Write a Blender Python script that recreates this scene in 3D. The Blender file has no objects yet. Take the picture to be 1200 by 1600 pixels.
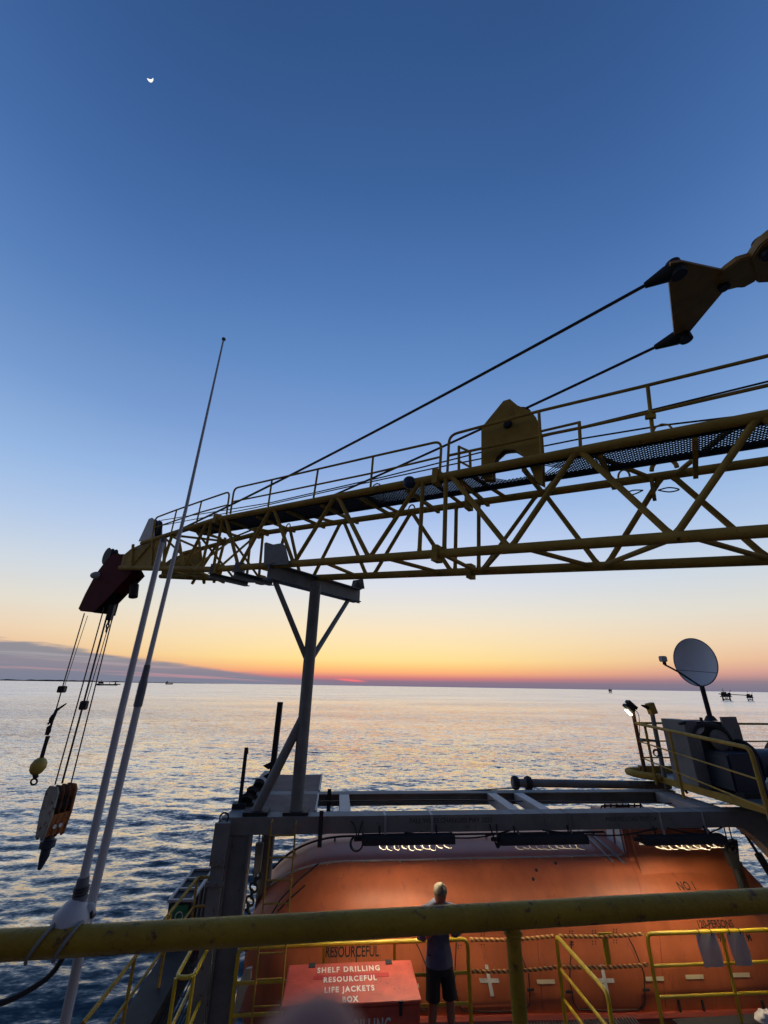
import bpy, bmesh, math, random
import numpy as np
from math import sin, cos, radians, pi, atan2, hypot, sqrt
from mathutils import Vector, Matrix
from mathutils.bvhtree import BVHTree
from mathutils.geometry import tessellate_polygon
random.seed(7)
C = bpy.context.scene
COL = C.collection
V = Vector

# ------------------------------------------------------------------ camera
# eye at the origin, 1.65 m above the upper deck; x runs along the ship-side rail, y outboard, z up
F = 650.0
PSI, PIT, ROLL = radians(5.6), radians(22.7), radians(0.9)
fw = V((sin(PSI)*cos(PIT), cos(PSI)*cos(PIT), sin(PIT)))
r0 = V((cos(PSI), -sin(PSI), 0)); u0 = r0.cross(fw)
rt = r0*cos(ROLL)+u0*sin(ROLL); up = u0*cos(ROLL)-r0*sin(ROLL)
cam = bpy.data.cameras.new('camera'); co = bpy.data.objects.new('camera', cam); COL.objects.link(co)
co.matrix_world = Matrix(((rt.x, up.x, -fw.x, 0), (rt.y, up.y, -fw.y, 0), (rt.z, up.z, -fw.z, 0), (0, 0, 0, 1)))
cam.sensor_fit = 'VERTICAL'; cam.sensor_height = 36; cam.sensor_width = 27
cam.lens = F*36/1600
cam.clip_start = 0.01; cam.clip_end = 80000
cam.dof.use_dof = True; cam.dof.focus_distance = 9.0; cam.dof.aperture_fstop = 5.6
C.camera = co
C.view_settings.view_transform = 'Standard'; C.view_settings.look = 'None'
C.view_settings.exposure = 0; C.view_settings.gamma = 1
C.render.resolution_x, C.render.resolution_y = 768, 1024
C.cycles.max_bounces = 6; C.cycles.diffuse_bounces = 3; C.cycles.glossy_bounces = 3
C.cycles.caustics_reflective = False; C.cycles.caustics_refractive = False
C.cycles.use_denoising = True
C.cycles.sample_clamp_indirect = 6

# survey: sight line through a photo pixel, met with a plane of the place
def ray(x, y): return fw*F+rt*(x-600)+up*(800-y)
def onY(x, y, Y): d = ray(x, y); return d*(Y/d.y)
def onX(x, y, X): d = ray(x, y); return d*(X/d.x)
def onZ(x, y, Z): d = ray(x, y); return d*(Z/d.z)
def onP(x, y, p, n): d = ray(x, y); return d*(p.dot(n)/d.dot(n))
def onV(x, y, p): return onP(x, y, p, V((p.x, p.y, 0)).normalized())
def s2l(c): return tuple(((v/255+.055)/1.055)**2.4 if v > 10 else v/255/12.92 for v in c)

# ------------------------------------------------------------------ world: dusk sky
SUNAZ = atan2(ray(575, 1068).x, ray(575, 1068).y)
W = bpy.data.worlds.new('World'); C.world = W; W.use_nodes = True
nt = W.node_tree; nt.nodes.clear()
def N(t, **k):
    n = nt.nodes.new(t)
    for a, b in k.items(): setattr(n, a, b)
    return n
def L(a, b): nt.links.new(a, b)
def M(op, a, b=None, c=None):
    n = N('ShaderNodeMath', operation=op)
    for i, v in enumerate((a, b, c)):
        if v is None: continue
        if isinstance(v, (int, float)): n.inputs[i].default_value = v
        else: L(v, n.inputs[i])
    return n.outputs[0]
def smooth(x, a, b):
    n = N('ShaderNodeMapRange', interpolation_type='SMOOTHSTEP')
    L(x, n.inputs[0]); n.inputs[1].default_value = a; n.inputs[2].default_value = b
    return n.outputs[0]
def mixc(f, a, b):
    n = N('ShaderNodeMix', data_type='RGBA')
    if isinstance(f, (int, float)): n.inputs[0].default_value = f
    else: L(f, n.inputs[0])
    for i, v in ((6, a), (7, b)):
        if isinstance(v, tuple): n.inputs[i].default_value = (*v, 1)
        else: L(v, n.inputs[i])
    return n.outputs[2]
def ramp(fac, stops):
    n = N('ShaderNodeValToRGB'); cr = n.color_ramp; cr.interpolation = 'LINEAR'
    while len(cr.elements) < len(stops): cr.elements.new(.5)
    for e, (p, c) in zip(cr.elements, stops): e.position = p; e.color = (*s2l(c), 1)
    L(fac, n.inputs[0]); return n.outputs[0]
tc = N('ShaderNodeTexCoord'); sx = N('ShaderNodeSeparateXYZ'); L(tc.outputs['Generated'], sx.inputs[0])
X, Y, Z = sx.outputs
deg = M('MULTIPLY', M('ARCSINE', M('MINIMUM', M('MAXIMUM', Z, -1), 1)), 180/pi)
e01 = M('SQRT', M('MAXIMUM', M('DIVIDE', deg, 90), 0))            # sqrt gives the ramp room near the horizon
az = M('MULTIPLY', M('ARCTAN2', X, Y), 180/pi)
daz = M('SUBTRACT', az, math.degrees(SUNAZ))
adz = M('ABSOLUTE', daz)
def st(lst): return [(sqrt(max(e, 0)/90), c) for e, c in lst]
SUNSIDE = st([(0, (120, 114, 138)), (.55, (136, 116, 136)), (1.0, (208, 126, 128)), (1.6, (250, 174, 122)), (2.35, (254, 204, 130)), (3.1, (254, 222, 148)), (4.4, (252, 225, 166)),
              (6.6, (248, 226, 188)), (9.5, (234, 226, 212)), (13, (216, 221, 232)), (18, (190, 206, 238)), (23, (161, 188, 232)), (31, (128, 161, 214)),
              (41, (98, 139, 196)), (50, (78, 119, 178)), (60, (60, 99, 156)), (70, (49, 85, 138)), (80, (42, 76, 126)), (90, (38, 70, 118))])
OFFSIDE = st([(0, (115, 116, 137)), (.9, (134, 126, 140)), (1.8, (204, 154, 150)), (3, (228, 184, 156)), (5, (232, 206, 180)),
              (8, (222, 218, 208)), (12, (202, 213, 224)), (17, (174, 198, 230)), (23, (146, 180, 224)), (31, (114, 152, 205)),
              (41, (86, 126, 184)), (50, (68, 107, 166)), (60, (54, 91, 147)), (70, (46, 80, 131)), (80, (41, 73, 122)), (90, (38, 70, 118))])
BACK = st([(0, (80, 75, 80)), (6, (96, 88, 93)), (14, (92, 87, 97)), (30, (78, 80, 102)), (60, (52, 76, 116)), (90, (38, 70, 118))])
a = ramp(e01, SUNSIDE); b = ramp(e01, OFFSIDE); c = ramp(e01, BACK)
sky = mixc(smooth(adz, 4, 52), a, b)
sky = mixc(smooth(adz, 60, 125), sky, c)
# cloud bank low over the sea, thick on the one side, thin haze on the other
cv = N('ShaderNodeCombineXYZ'); L(M('MULTIPLY', az, .11), cv.inputs[0]); L(M('MULTIPLY', deg, 1.1), cv.inputs[1])
nz = N('ShaderNodeTexNoise'); nz.inputs['Scale'].default_value = 1.3; nz.inputs['Detail'].default_value = 6; L(cv.outputs[0], nz.inputs['Vector'])
cv2 = N('ShaderNodeCombineXYZ'); L(M('MULTIPLY', az, .05), cv2.inputs[0]); L(M('ADD', M('MULTIPLY', deg, 2.2), M('MULTIPLY', az, .06)), cv2.inputs[1])
nz2 = N('ShaderNodeTexNoise'); nz2.inputs['Scale'].default_value = 1.0; nz2.inputs['Detail'].default_value = 4; L(cv2.outputs[0], nz2.inputs['Vector'])
left = M('MULTIPLY', daz, -1)
top = M('ADD', .55, M('MULTIPLY', smooth(left, 0, 48), 3.6))
top = M('ADD', top, M('MULTIPLY', M('SUBTRACT', nz.outputs[0], .5), M('ADD', .6, M('MULTIPLY', smooth(left, 5, 40), 2.2))))
d = M('SUBTRACT', top, deg)
cl = M('MULTIPLY', M('MULTIPLY', smooth(d, -.12, .5), M('SUBTRACT', 1, smooth(adz, 75, 110))), M('MULTIPLY', smooth(left, -4, 14), .9))
ccol = mixc(M('MULTIPLY', smooth(nz2.outputs[0], .50, .66), .8), s2l((122, 130, 149)), mixc(smooth(deg, .2, 2.6), s2l((196, 146, 154)), s2l((148, 154, 168))))
sky = mixc(cl, sky, ccol)
# last red ember of the sun
ex = M('DIVIDE', M('ADD', daz, 2.2), 2.6); ey = M('DIVIDE', M('SUBTRACT', M('SUBTRACT', deg, .48), M('MULTIPLY', daz, -.06)), .2)
em = M('SUBTRACT', 1, smooth(M('SQRT', M('ADD', M('MULTIPLY', ex, ex), M('MULTIPLY', ey, ey))), .25, 1.0))
sky = mixc(M('MULTIPLY', em, .85), sky, s2l((252, 118, 122)))
hs = N('ShaderNodeTexSky'); hs.sky_type = 'NISHITA'; hs.sun_disc = False; hs.sun_elevation = radians(-2); hs.sun_rotation = SUNAZ
bg = N('ShaderNodeBackground'); L(sky, bg.inputs[0]); bg.inputs[1].default_value = 1.0
bg2 = N('ShaderNodeBackground'); L(hs.outputs[0], bg2.inputs[0]); bg2.inputs[1].default_value = .05
ad = N('ShaderNodeAddShader'); L(bg.outputs[0], ad.inputs[0]); L(bg2.outputs[0], ad.inputs[1])
wo = N('ShaderNodeOutputWorld'); L(ad.outputs[0], wo.inputs[0])

# ------------------------------------------------------------------ materials
def mat(name, col, rough=.5, metal=0.0, var=.3, scale=2.5, wear=None, amt=.0, bump=.15, bscale=60, spec=.5, sc=None):
    m = bpy.data.materials.new(name); m.use_nodes = True; t = m.node_tree; b = t.nodes['Principled BSDF']
    tcn = t.nodes.new('ShaderNodeTexCoord')
    n1 = t.nodes.new('ShaderNodeTexNoise'); n1.inputs['Scale'].default_value = scale; n1.inputs['Detail'].default_value = 8; n1.inputs['Roughness'].default_value = .65
    if sc:
        mp = t.nodes.new('ShaderNodeMapping'); mp.inputs['Scale'].default_value = sc
        t.links.new(tcn.outputs['Object'], mp.inputs[0]); t.links.new(mp.outputs[0], n1.inputs['Vector'])
    else: t.links.new(tcn.outputs['Object'], n1.inputs['Vector'])
    r = t.nodes.new('ShaderNodeValToRGB')
    r.color_ramp.elements[0].position = .3; r.color_ramp.elements[0].color = (*[v*(1-var) for v in col], 1)
    r.color_ramp.elements[1].position = .7; r.color_ramp.elements[1].color = (*[min(1, v*(1+var*.6)) for v in col], 1)
    t.links.new(n1.outputs[0], r.inputs[0]); out = r.outputs[0]
    if wear:
        n2 = t.nodes.new('ShaderNodeTexNoise'); n2.inputs['Scale'].default_value = scale*3.1; n2.inputs['Detail'].default_value = 10; n2.inputs['Roughness'].default_value = .75
        t.links.new(mp.outputs[0] if sc else tcn.outputs['Object'], n2.inputs['Vector'])
        mr = t.nodes.new('ShaderNodeMapRange'); mr.inputs[1].default_value = .72-amt*.4; mr.inputs[2].default_value = .80-amt*.4
        t.links.new(n2.outputs[0], mr.inputs[0])
        mx = t.nodes.new('ShaderNodeMix'); mx.data_type = 'RGBA'; t.links.new(mr.outputs[0], mx.inputs[0]); t.links.new(out, mx.inputs[6]); mx.inputs[7].default_value = (*wear, 1)
        out = mx.outputs[2]
    t.links.new(out, b.inputs['Base Color'])
    b.inputs['Roughness'].default_value = rough; b.inputs['Metallic'].default_value = metal; b.inputs['Specular IOR Level'].default_value = spec
    if bump:
        nb = t.nodes.new('ShaderNodeTexNoise'); nb.inputs['Scale'].default_value = bscale; nb.inputs['Detail'].default_value = 4
        t.links.new(tcn.outputs['Object'], nb.inputs['Vector'])
        bp = t.nodes.new('ShaderNodeBump'); bp.inputs['Strength'].default_value = bump; bp.inputs['Distance'].default_value = .01
        t.links.new(nb.outputs[0], bp.inputs['Height']); t.links.new(bp.outputs[0], b.inputs['Normal'])
    return m
def emit(name, col, s):
    m = bpy.data.materials.new(name); m.use_nodes = True; t = m.node_tree; t.nodes.clear()
    e = t.nodes.new('ShaderNodeEmission'); e.inputs[0].default_value = (*col, 1); e.inputs[1].default_value = s
    o = t.nodes.new('ShaderNodeOutputMaterial'); t.links.new(e.outputs[0], o.inputs[0]); return m
RUST = (.09, .035, .015)
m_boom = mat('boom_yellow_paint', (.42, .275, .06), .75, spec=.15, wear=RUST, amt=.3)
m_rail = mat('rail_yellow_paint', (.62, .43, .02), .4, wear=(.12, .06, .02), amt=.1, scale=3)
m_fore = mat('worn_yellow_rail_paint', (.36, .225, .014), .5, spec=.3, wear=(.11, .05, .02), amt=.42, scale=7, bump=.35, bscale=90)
m_grey = mat('grey_steel_paint', (.215, .22, .21), .65, spec=.25, wear=RUST, amt=.3, scale=2)
m_lgrey = mat('light_grey_steel_paint', (.36, .37, .37), .5, wear=RUST, amt=.12, scale=2)
m_dark = mat('dark_steel', (.035, .036, .038), .65, spec=.2, wear=RUST, amt=.1)
m_black = mat('black_rubber', (.012, .012, .014), .6, bump=.1)
m_rope = mat('greased_wire_rope', (.022, .02, .018), .45, bump=.6, bscale=150)
m_maroon = mat('maroon_boom_head_paint', (.10, .013, .017), .85, wear=(.22, .15, .12), amt=.12, scale=3, spec=.12)
m_brown = mat('shackle_yellow_brown_paint', (.44, .24, .045), .5, wear=RUST, amt=.2)
m_rusty = mat('rusted_steel', (.18, .065, .025), .75, var=.6, wear=(.05, .02, .015), amt=.2, scale=5)
m_orange = mat('lifeboat_orange_gelcoat', (.48, .122, .042), .5, var=.28, scale=1.1, wear=(.30, .075, .04), amt=.34, sc=(1.6, 1.6, .28), bump=.05, bscale=9)
m_roof = mat('skylit_lifeboat_roof_orange', (.50, .15, .085), .5, var=.15, scale=2, bump=.05, bscale=9)
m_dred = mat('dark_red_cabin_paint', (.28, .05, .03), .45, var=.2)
m_box = mat('red_box_paint', (.52, .08, .045), .55, var=.3, scale=4, wear=(.30, .05, .03), amt=.4)
m_patch = mat('fresh_red_patch', (.45, .02, .012), .45, var=.2)
m_white = mat('white_stencil_paint', (.72, .70, .64), .6, var=.25, scale=9, wear=(.45, .10, .06), amt=.32)
m_tape = mat('retro_reflective_tape', (.78, .66, .42), .35, var=.12)
m_blk = mat('black_stencil_paint', (.02, .018, .017), .6, var=.2)
m_beamtxt = mat('faded_black_lettering', (.03, .03, .03), .6)
m_glass = mat('cabin_window_glass', (.42, .46, .50), .12, var=.1, bump=0)
m_fibre = mat('white_fibreglass', (.48, .49, .50), .5, var=.12, bump=.03)
m_tapeg = mat('grey_wrapped_tape', (.12, .13, .15), .6, var=.3, scale=20)
m_dish = mat('dish_grey_paint', (.60, .64, .70), .45, var=.08, bump=.02)
m_grate = mat('galvanised_grating', (.16, .165, .17), .45, metal=.5)
m_deckp = mat('deck_steel_plate', (.10, .105, .11), .55, wear=RUST, amt=.2, scale=1.5)
m_card = mat('grey_laminated_card', (.52, .58, .60), .5, var=.1, bump=0)
m_navy = mat('dark_blue_drum_paint', (.02, .028, .05), .5, var=.3)
m_blue = mat('blue_plastic_wrap', (.012, .03, .07), .5)
m_green = mat('green_sign', (.02, .16, .07), .5)
m_skin = mat('skin', (.24, .115, .075), .5, var=.12, scale=8, bump=.05)
m_finger = mat('photographer_skin', (.36, .14, .09), .6, var=.1, scale=30, bump=.05)
m_hair = mat('fair_hair', (.17, .135, .085), .65, var=.5, scale=60, bump=.5, bscale=200)
m_shirt = mat('dark_blue_grey_cotton', (.06, .065, .11), .85, var=.25, scale=6, bump=.3)
m_short = mat('black_cotton', (.008, .008, .010), .9, bump=.2)
m_phone = mat('phone_black_glass', (.01, .01, .01), .15, bump=0)
m_sack = mat('white_woven_sack', (.62, .60, .58), .8, var=.15, bump=.6, bscale=20)
m_twr = mat('red_rope_strand', (.48, .10, .045), .7, bump=.4, bscale=120)
m_twy = mat('yellow_rope_strand', (.85, .58, .14), .6, bump=.4, bscale=120)
m_far = mat('far_platform_steel', (.06, .045, .045), .7, bump=0)
m_blockw = mat('chipped_white_block_paint', (.42, .42, .34), .8, spec=.2, var=.4, scale=2, wear=(.16, .06, .03), amt=.5)
m_blocko = mat('rusted_orange_block_paint', (.46, .16, .04), .65, var=.5, scale=2.5, wear=(.05, .025, .02), amt=.5)
m_ball = mat('yellow_ball_paint', (.46, .33, .05), .5, wear=RUST, amt=.2, scale=3)
m_tube = emit('fluorescent_tube', (1.0, .82, .54), 135)
m_tubedim = emit('weak_fluorescent_tube', (1.0, .82, .54), 26)
m_led = emit('floodlight_lens', (1.0, .92, .62), 5)
m_moon = emit('moonlit_face', (1.0, .97, .86), 1.15)
m_guard = mat('wire_guard_enamel', (.13, .12, .10), .5, metal=.0, bump=0)

# ------------------------------------------------------------------ mesh builder
def tagp(o, label=None, cat=None, group=None, kind=None):
    for k, v in (('label', label), ('category', cat), ('group', group), ('kind', kind)):
        if v: o[k] = v
    return o
ROOT = {}
def thing(name, loc, label, cat, group=None):
    o = bpy.data.objects.new(name, None); COL.objects.link(o); o.location = loc; o.empty_display_size = .1
    ROOT[o.name] = V(loc); return tagp(o, label, cat, group)
def frame(a, b, upv=None):
    z = (V(b)-V(a)).normalized()
    u = V(upv) if upv is not None else (V((0, 0, 1)) if abs(z.z) < .95 else V((1, 0, 0)))
    x = u.cross(z).normalized(); y = z.cross(x); return x, y, z
class MB:
    def __init__(s): s.bm = bmesh.new()
    def ring(s, c, x, y, r, n): return [s.bm.verts.new(c+x*(r*cos(2*pi*i/n))+y*(r*sin(2*pi*i/n))) for i in range(n)]
    def tube(s, a, b, r, n=10, r2=None, cap=True):
        a, b = V(a), V(b); x, y, z = frame(a, b); A = s.ring(a, x, y, r, n); B = s.ring(b, x, y, r if r2 is None else r2, n)
        for i in range(n): s.bm.faces.new((A[i], A[(i+1) % n], B[(i+1) % n], B[i]))
        if cap: s.bm.faces.new(A[::-1]); s.bm.faces.new(B)
        return s
    def path(s, pts, r, n=8, closed=False, rs=None):
        pts = [V(p) for p in pts]; R = []; m = len(pts); px = None
        for i, p in enumerate(pts):
            if closed: t = pts[(i+1) % m]-pts[i-1]
            else: t = pts[min(i+1, m-1)]-pts[max(i-1, 0)]
            t = t.normalized() if t.length > 1e-9 else V((0, 0, 1))
            if px is None:
                u = V((0, 0, 1)) if abs(t.z) < .9 else V((1, 0, 0)); px = u.cross(t).normalized()
            px = (px-t*px.dot(t)).normalized(); y = t.cross(px)
            R.append(s.ring(p, px, y, rs[i] if rs else r, n))
        for i in range(m if closed else m-1):
            A, B = R[i], R[(i+1) % m]
            for k in range(n): s.bm.faces.new((A[k], A[(k+1) % n], B[(k+1) % n], B[k]))
        if not closed: s.bm.faces.new(R[0][::-1]); s.bm.faces.new(R[-1])
        return s
    def hexa(s, P):
        v = [s.bm.verts.new(V(p)) for p in P]
        for f in ((3, 2, 1, 0), (4, 5, 6, 7), (0, 1, 5, 4), (1, 2, 6, 5), (2, 3, 7, 6), (3, 0, 4, 7)): s.bm.faces.new([v[i] for i in f])
        return s
    def box(s, lo, hi):
        (a, b, c), (d, e, f) = lo, hi
        return s.hexa([(a, b, c), (d, b, c), (d, e, c), (a, e, c), (a, b, f), (d, b, f), (d, e, f), (a, e, f)])
    def bar(s, a, b, w, h, upv=None):
        a, b = V(a), V(b); x, y, z = frame(a, b, upv); x = x*(w/2); y = y*(h/2)
        return s.hexa([a-x-y, a+x-y, a+x+y, a-x+y, b-x-y, b+x-y, b+x+y, b-x+y])
    def ibeam(s, a, b, w, h, t=.02, upv=None):
        a, b = V(a), V(b); x, y, z = frame(a, b, upv)
        s.bar(a+y*(h/2-t/2), b+y*(h/2-t/2), w, t, upv); s.bar(a-y*(h/2-t/2), b-y*(h/2-t/2), w, t, upv); s.bar(a, b, t, h-2*t, upv); return s
    def prism(s, poly, th):
        th = V(th); poly = [V(p) for p in poly]; A = [s.bm.verts.new(p-th/2) for p in poly]; B = [s.bm.verts.new(p+th/2) for p in poly]
        n = len(poly)
        for i in range(n): s.bm.faces.new((A[i], A[(i+1) % n], B[(i+1) % n], B[i]))
        for t in tessellate_polygon([poly]):
            s.bm.faces.new([A[i] for i in t]); s.bm.faces.new([B[i] for i in t[::-1]])
        return s
    def ball(s, c, r, sc=(1, 1, 1), rot=None, seg=20):
        ret = bmesh.ops.create_uvsphere(s.bm, u_segments=seg, v_segments=seg//2+2, radius=r)
        mt = Matrix.Translation(V(c)) @ (rot.to_4x4() if rot else Matrix()) @ Matrix.Diagonal((*sc, 1))
        bmesh.ops.transform(s.bm, matrix=mt, verts=ret['verts']); return s
    def torus(s, c, ax, R, r, n=20, k=8, sc=1.0):
        ax = V(ax).normalized(); x = ax.orthogonal().normalized(); y = ax.cross(x)
        return s.path([V(c)+x*(R*cos(2*pi*i/n))+y*(R*sc*sin(2*pi*i/n)) for i in range(n)], r, k, True)
    def lathe(s, prof, o, ax, n=20):
        ax = V(ax).normalized(); x = ax.orthogonal().normalized(); y = ax.cross(x); R = [s.ring(V(o)+ax*h, x, y, max(r, 1e-4), n) for r, h in prof]
        for A, B in zip(R, R[1:]):
            for i in range(n): s.bm.faces.new((A[i], A[(i+1) % n], B[(i+1) % n], B[i]))
        s.bm.faces.new(R[0][::-1]); s.bm.faces.new(R[-1]); return s
    def build(s, name, m, parent=None, label=None, root=None, bevel=0, sharp=35, loc=None, kind=None):
        off = V((0, 0, 0))
        if parent is not None:
            p = parent
            while p.parent: p = p.parent
            off = ROOT[p.name]
        elif loc is not None: off = V(loc)
        bmesh.ops.translate(s.bm, verts=s.bm.verts, vec=-off)
        bmesh.ops.recalc_face_normals(s.bm, faces=s.bm.faces)
        if bevel:
            ed = [e for e in s.bm.edges if len(e.link_faces) == 2 and e.calc_face_angle(0) > .6]
            bmesh.ops.bevel(s.bm, geom=ed, offset=bevel, segments=2, affect='EDGES', clamp_overlap=True)
        me = bpy.data.meshes.new(name); s.bm.to_mesh(me); s.bm.free()
        for p in me.polygons: p.use_smooth = True
        me.set_sharp_from_angle(angle=radians(sharp))
        me.materials.append(m); o = bpy.data.objects.new(name, me); COL.objects.link(o)
        if parent is not None: o.parent = parent
        elif loc is not None: o.location = loc; ROOT[o.name] = V(loc)
        else: ROOT[o.name] = V((0, 0, 0))
        if label: o['label'] = label
        if kind: o['kind'] = kind
        return o
def cr(pts, k=6):
    """smooth curve through points"""
    P = [V(p) for p in pts]; out = []
    for i in range(len(P)-1):
        p0, p1, p2, p3 = P[max(i-1, 0)], P[i], P[i+1], P[min(i+2, len(P)-1)]
        for j in range(k):
            t = j/k; out.append(.5*((2*p1)+(p2-p0)*t+(2*p0-5*p1+4*p2-p3)*t*t+(3*p1-p0-3*p2+p3)*t**3))
    out.append(P[-1]); return out
def rounded(pts, r, k=5):
    """polyline with rounded corners"""
    P = [V(p) for p in pts]; out = [P[0]]
    for i in range(1, len(P)-1):
        a, b, c = P[i-1], P[i], P[i+1]; q = min(r, (a-b).length*.45, (c-b).length*.45)
        s, e = b+(a-b).normalized()*q, b+(c-b).normalized()*q
        for j in range(k+1): t = j/k; out.append(s*(1-t)**2+b*2*t*(1-t)+e*t*t)
    out.append(P[-1]); return out
def text_mesh(s, size, bold=.0, xs=1.0, air=1.0):
    cu = bpy.data.curves.new('lettering', 'FONT'); cu.body = s; cu.size = size; cu.align_x = 'CENTER'; cu.align_y = 'CENTER'; cu.offset = bold; cu.space_character = air; cu.resolution_u = 3
    o = bpy.data.objects.new('lettering', cu); COL.objects.link(o); dg = bpy.context.evaluated_depsgraph_get(); dg.update()
    me = bpy.data.meshes.new_from_object(o.evaluated_get(dg)); bpy.data.objects.remove(o); bpy.data.curves.remove(cu)
    bm = bmesh.new(); bm.from_mesh(me); bpy.data.meshes.remove(me)
    for v in bm.verts: v.co.x *= xs
    return bm
def place_text(s, size, org, xa, ya, parent, m, bvh=None, th=.003, bold=.0, xs=1.0, label=None, air=1.0):
    org, xa, ya = V(org), V(xa).normalized(), V(ya).normalized(); n = xa.cross(ya)
    bm = text_mesh(s, size, bold, xs, air)
    if bvh: bmesh.ops.subdivide_edges(bm, edges=[e for e in bm.edges if e.calc_length() > size*.3], cuts=1)
    for v in bm.verts:
        p = org+xa*v.co.x+ya*v.co.y
        if bvh:
            h = bvh.ray_cast(p+n*.6, -n)
            if h[0] is not None: p = h[0]
        v.co = p+n*th
    mb = MB(); mb.bm.free(); mb.bm = bm
    off = V((0, 0, 0)); p = parent
    while p.parent: p = p.parent
    off = ROOT[p.name]
    bmesh.ops.translate(bm, verts=bm.verts, vec=-off)
    me = bpy.data.meshes.new('lettering'); bm.to_mesh(me); bm.free(); me.materials.append(m)
    o = bpy.data.objects.new('lettering', me); COL.objects.link(o); o.parent = parent
    if label: o['label'] = label
    return o
def copy_tree(o, loc, label=None):
    c = o.copy(); COL.objects.link(c); c.location = loc; ROOT[c.name] = V(loc)
    if label: c['label'] = label
    def rec(s, d):
        for ch in s.children:
            k = ch.copy(); COL.objects.link(k); k.parent = d; rec(ch, k)
    rec(o, c); return c

# ------------------------------------------------------------------ sea and coast
SEA = -20.0
def build_sea():
    cx, cy = 0.0, 0.0
    rr = [14.0]
    while rr[-1] < 2600: rr.append(rr[-1]*1.0062)
    while rr[-1] < 60000: rr.append(rr[-1]*1.12)
    rr = np.array(rr)
    fine = np.radians(np.linspace(-52, 60, 1150)); coarse = np.radians(np.linspace(60, 308, 60))[1:-1]
    th = np.concatenate([fine, coarse]); nt_, nr = len(th), len(rr)
    R, T = np.meshgrid(rr, th, indexing='ij')
    X = R*np.sin(T); Yy = R*np.cos(T)
    rng = np.random.default_rng(5); Zz = np.zeros_like(X)
    spac = np.maximum(R*.0062, R*np.radians(112/1150))
    base = radians(12)   # direction the swell travels, towards the rig
    for i in range(64):
        lam = .9*(14/.9)**rng.random(); k = 2*pi/lam; ang = base+rng.normal()*.42
        if lam > 12: ang = base+rng.normal()*.25
        amp = .0046*lam**.58*(1.0 if lam < 6 else .8)
        att = np.clip((lam/spac-3)/4, 0, 1)
        ph = k*(X*sin(ang)+Yy*cos(ang))+rng.random()*2*pi
        Zz += amp*att*(np.sin(ph)+.25*np.cos(2*ph))
    patch = .75+.5*np.sin(X*.021+1.3)*np.sin(Yy*.017+.4)+.25*np.sin(X*.05+Yy*.031)
    Zz *= np.clip(patch, .35, 1.5)
    co_ = np.stack([X, Yy, Zz], -1).reshape(-1, 3)
    i, j = np.meshgrid(np.arange(nr-1), np.arange(nt_), indexing='ij')
    j2 = (j+1) % nt_
    q = np.stack([i*nt_+j, i*nt_+j2, (i+1)*nt_+j2, (i+1)*nt_+j], -1).reshape(-1, 4)
    me = bpy.data.meshes.new('sea'); me.vertices.add(len(co_)); me.vertices.foreach_set('co', co_.astype(np.float32).ravel())
    me.loops.add(q.size); me.loops.foreach_set('vertex_index', q.astype(np.int32).ravel())
    me.polygons.add(len(q)); me.polygons.foreach_set('loop_start', np.arange(0, q.size, 4, dtype=np.int32))
    me.update(calc_edges=True)
    me.polygons.foreach_set('use_smooth', np.ones(len(q), dtype=bool))
    m = bpy.data.materials.new('sea_water'); m.use_nodes = True; t = m.node_tree; b = t.nodes['Principled BSDF']
    b.inputs['Base Color'].default_value = (.012, .024, .032, 1); b.inputs['IOR'].default_value = 2.05; b.inputs['Specular Tint'].default_value = (1, .97, .88, 1)
    g = t.nodes.new('ShaderNodeNewGeometry'); mp = t.nodes.new('ShaderNodeMapping'); mp.inputs['Scale'].default_value = (.40, 1.0, 1); mp.inputs['Rotation'].default_value = (0, 0, radians(10))
    t.links.new(g.outputs['Position'], mp.inputs[0])
    def noise(sc, det, vec):
        n = t.nodes.new('ShaderNodeTexNoise'); n.inputs['Scale'].default_value = sc; n.inputs['Detail'].default_value = det; n.inputs['Roughness'].default_value = .6
        t.links.new(vec, n.inputs['Vector']); return n
    def vm(op, a, b=None):
        n = t.nodes.new('ShaderNodeVectorMath'); n.operation = op
        for i_, v in enumerate((a, b)):
            if v is None: continue
            if isinstance(v, tuple): n.inputs[i_].default_value = v
            else: t.links.new(v, n.inputs[i_])
        return n
    # ripple slopes at four sizes, crests lying across the wind; gusts make patches rougher or smoother
    gust = noise(.012, 3, mp.outputs[0]); gm = t.nodes.new('ShaderNodeMapRange'); gm.inputs[1].default_value = .35; gm.inputs[2].default_value = .65; gm.inputs[3].default_value = .55; gm.inputs[4].default_value = 1.3
    t.links.new(gust.outputs[0], gm.inputs[0])
    acc = None
    for sc, det, k in ((.10, 2, .36), (.42, 3, .66), (1.5, 3, .90), (5.0, 2, .60)):
        n = noise(sc, det, mp.outputs[0]); d_ = vm('SUBTRACT', n.outputs['Color'], (.5, .5, .5)); e_ = vm('MULTIPLY', d_.outputs[0], (k*.62, k, 0))
        acc = e_ if acc is None else vm('ADD', acc.outputs[0], e_.outputs[0])
    sc_ = t.nodes.new('ShaderNodeVectorMath'); sc_.operation = 'SCALE'; t.links.new(acc.outputs[0], sc_.inputs[0]); t.links.new(gm.outputs[0], sc_.inputs['Scale'])
    nn_ = vm('NORMALIZE', vm('ADD', g.outputs['Normal'], sc_.outputs[0]).outputs[0]);     fr_ = t.nodes.new('ShaderNodeFresnel'); fr_.inputs[0].default_value = 1.36; t.links.new(nn_.outputs[0], fr_.inputs['Normal'])
    fm = t.nodes.new('ShaderNodeMapRange'); fm.interpolation_type = 'SMOOTHSTEP'; fm.inputs[1].default_value = .0; fm.inputs[2].default_value = .57; t.links.new(fr_.outputs[0], fm.inputs[0])
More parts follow.
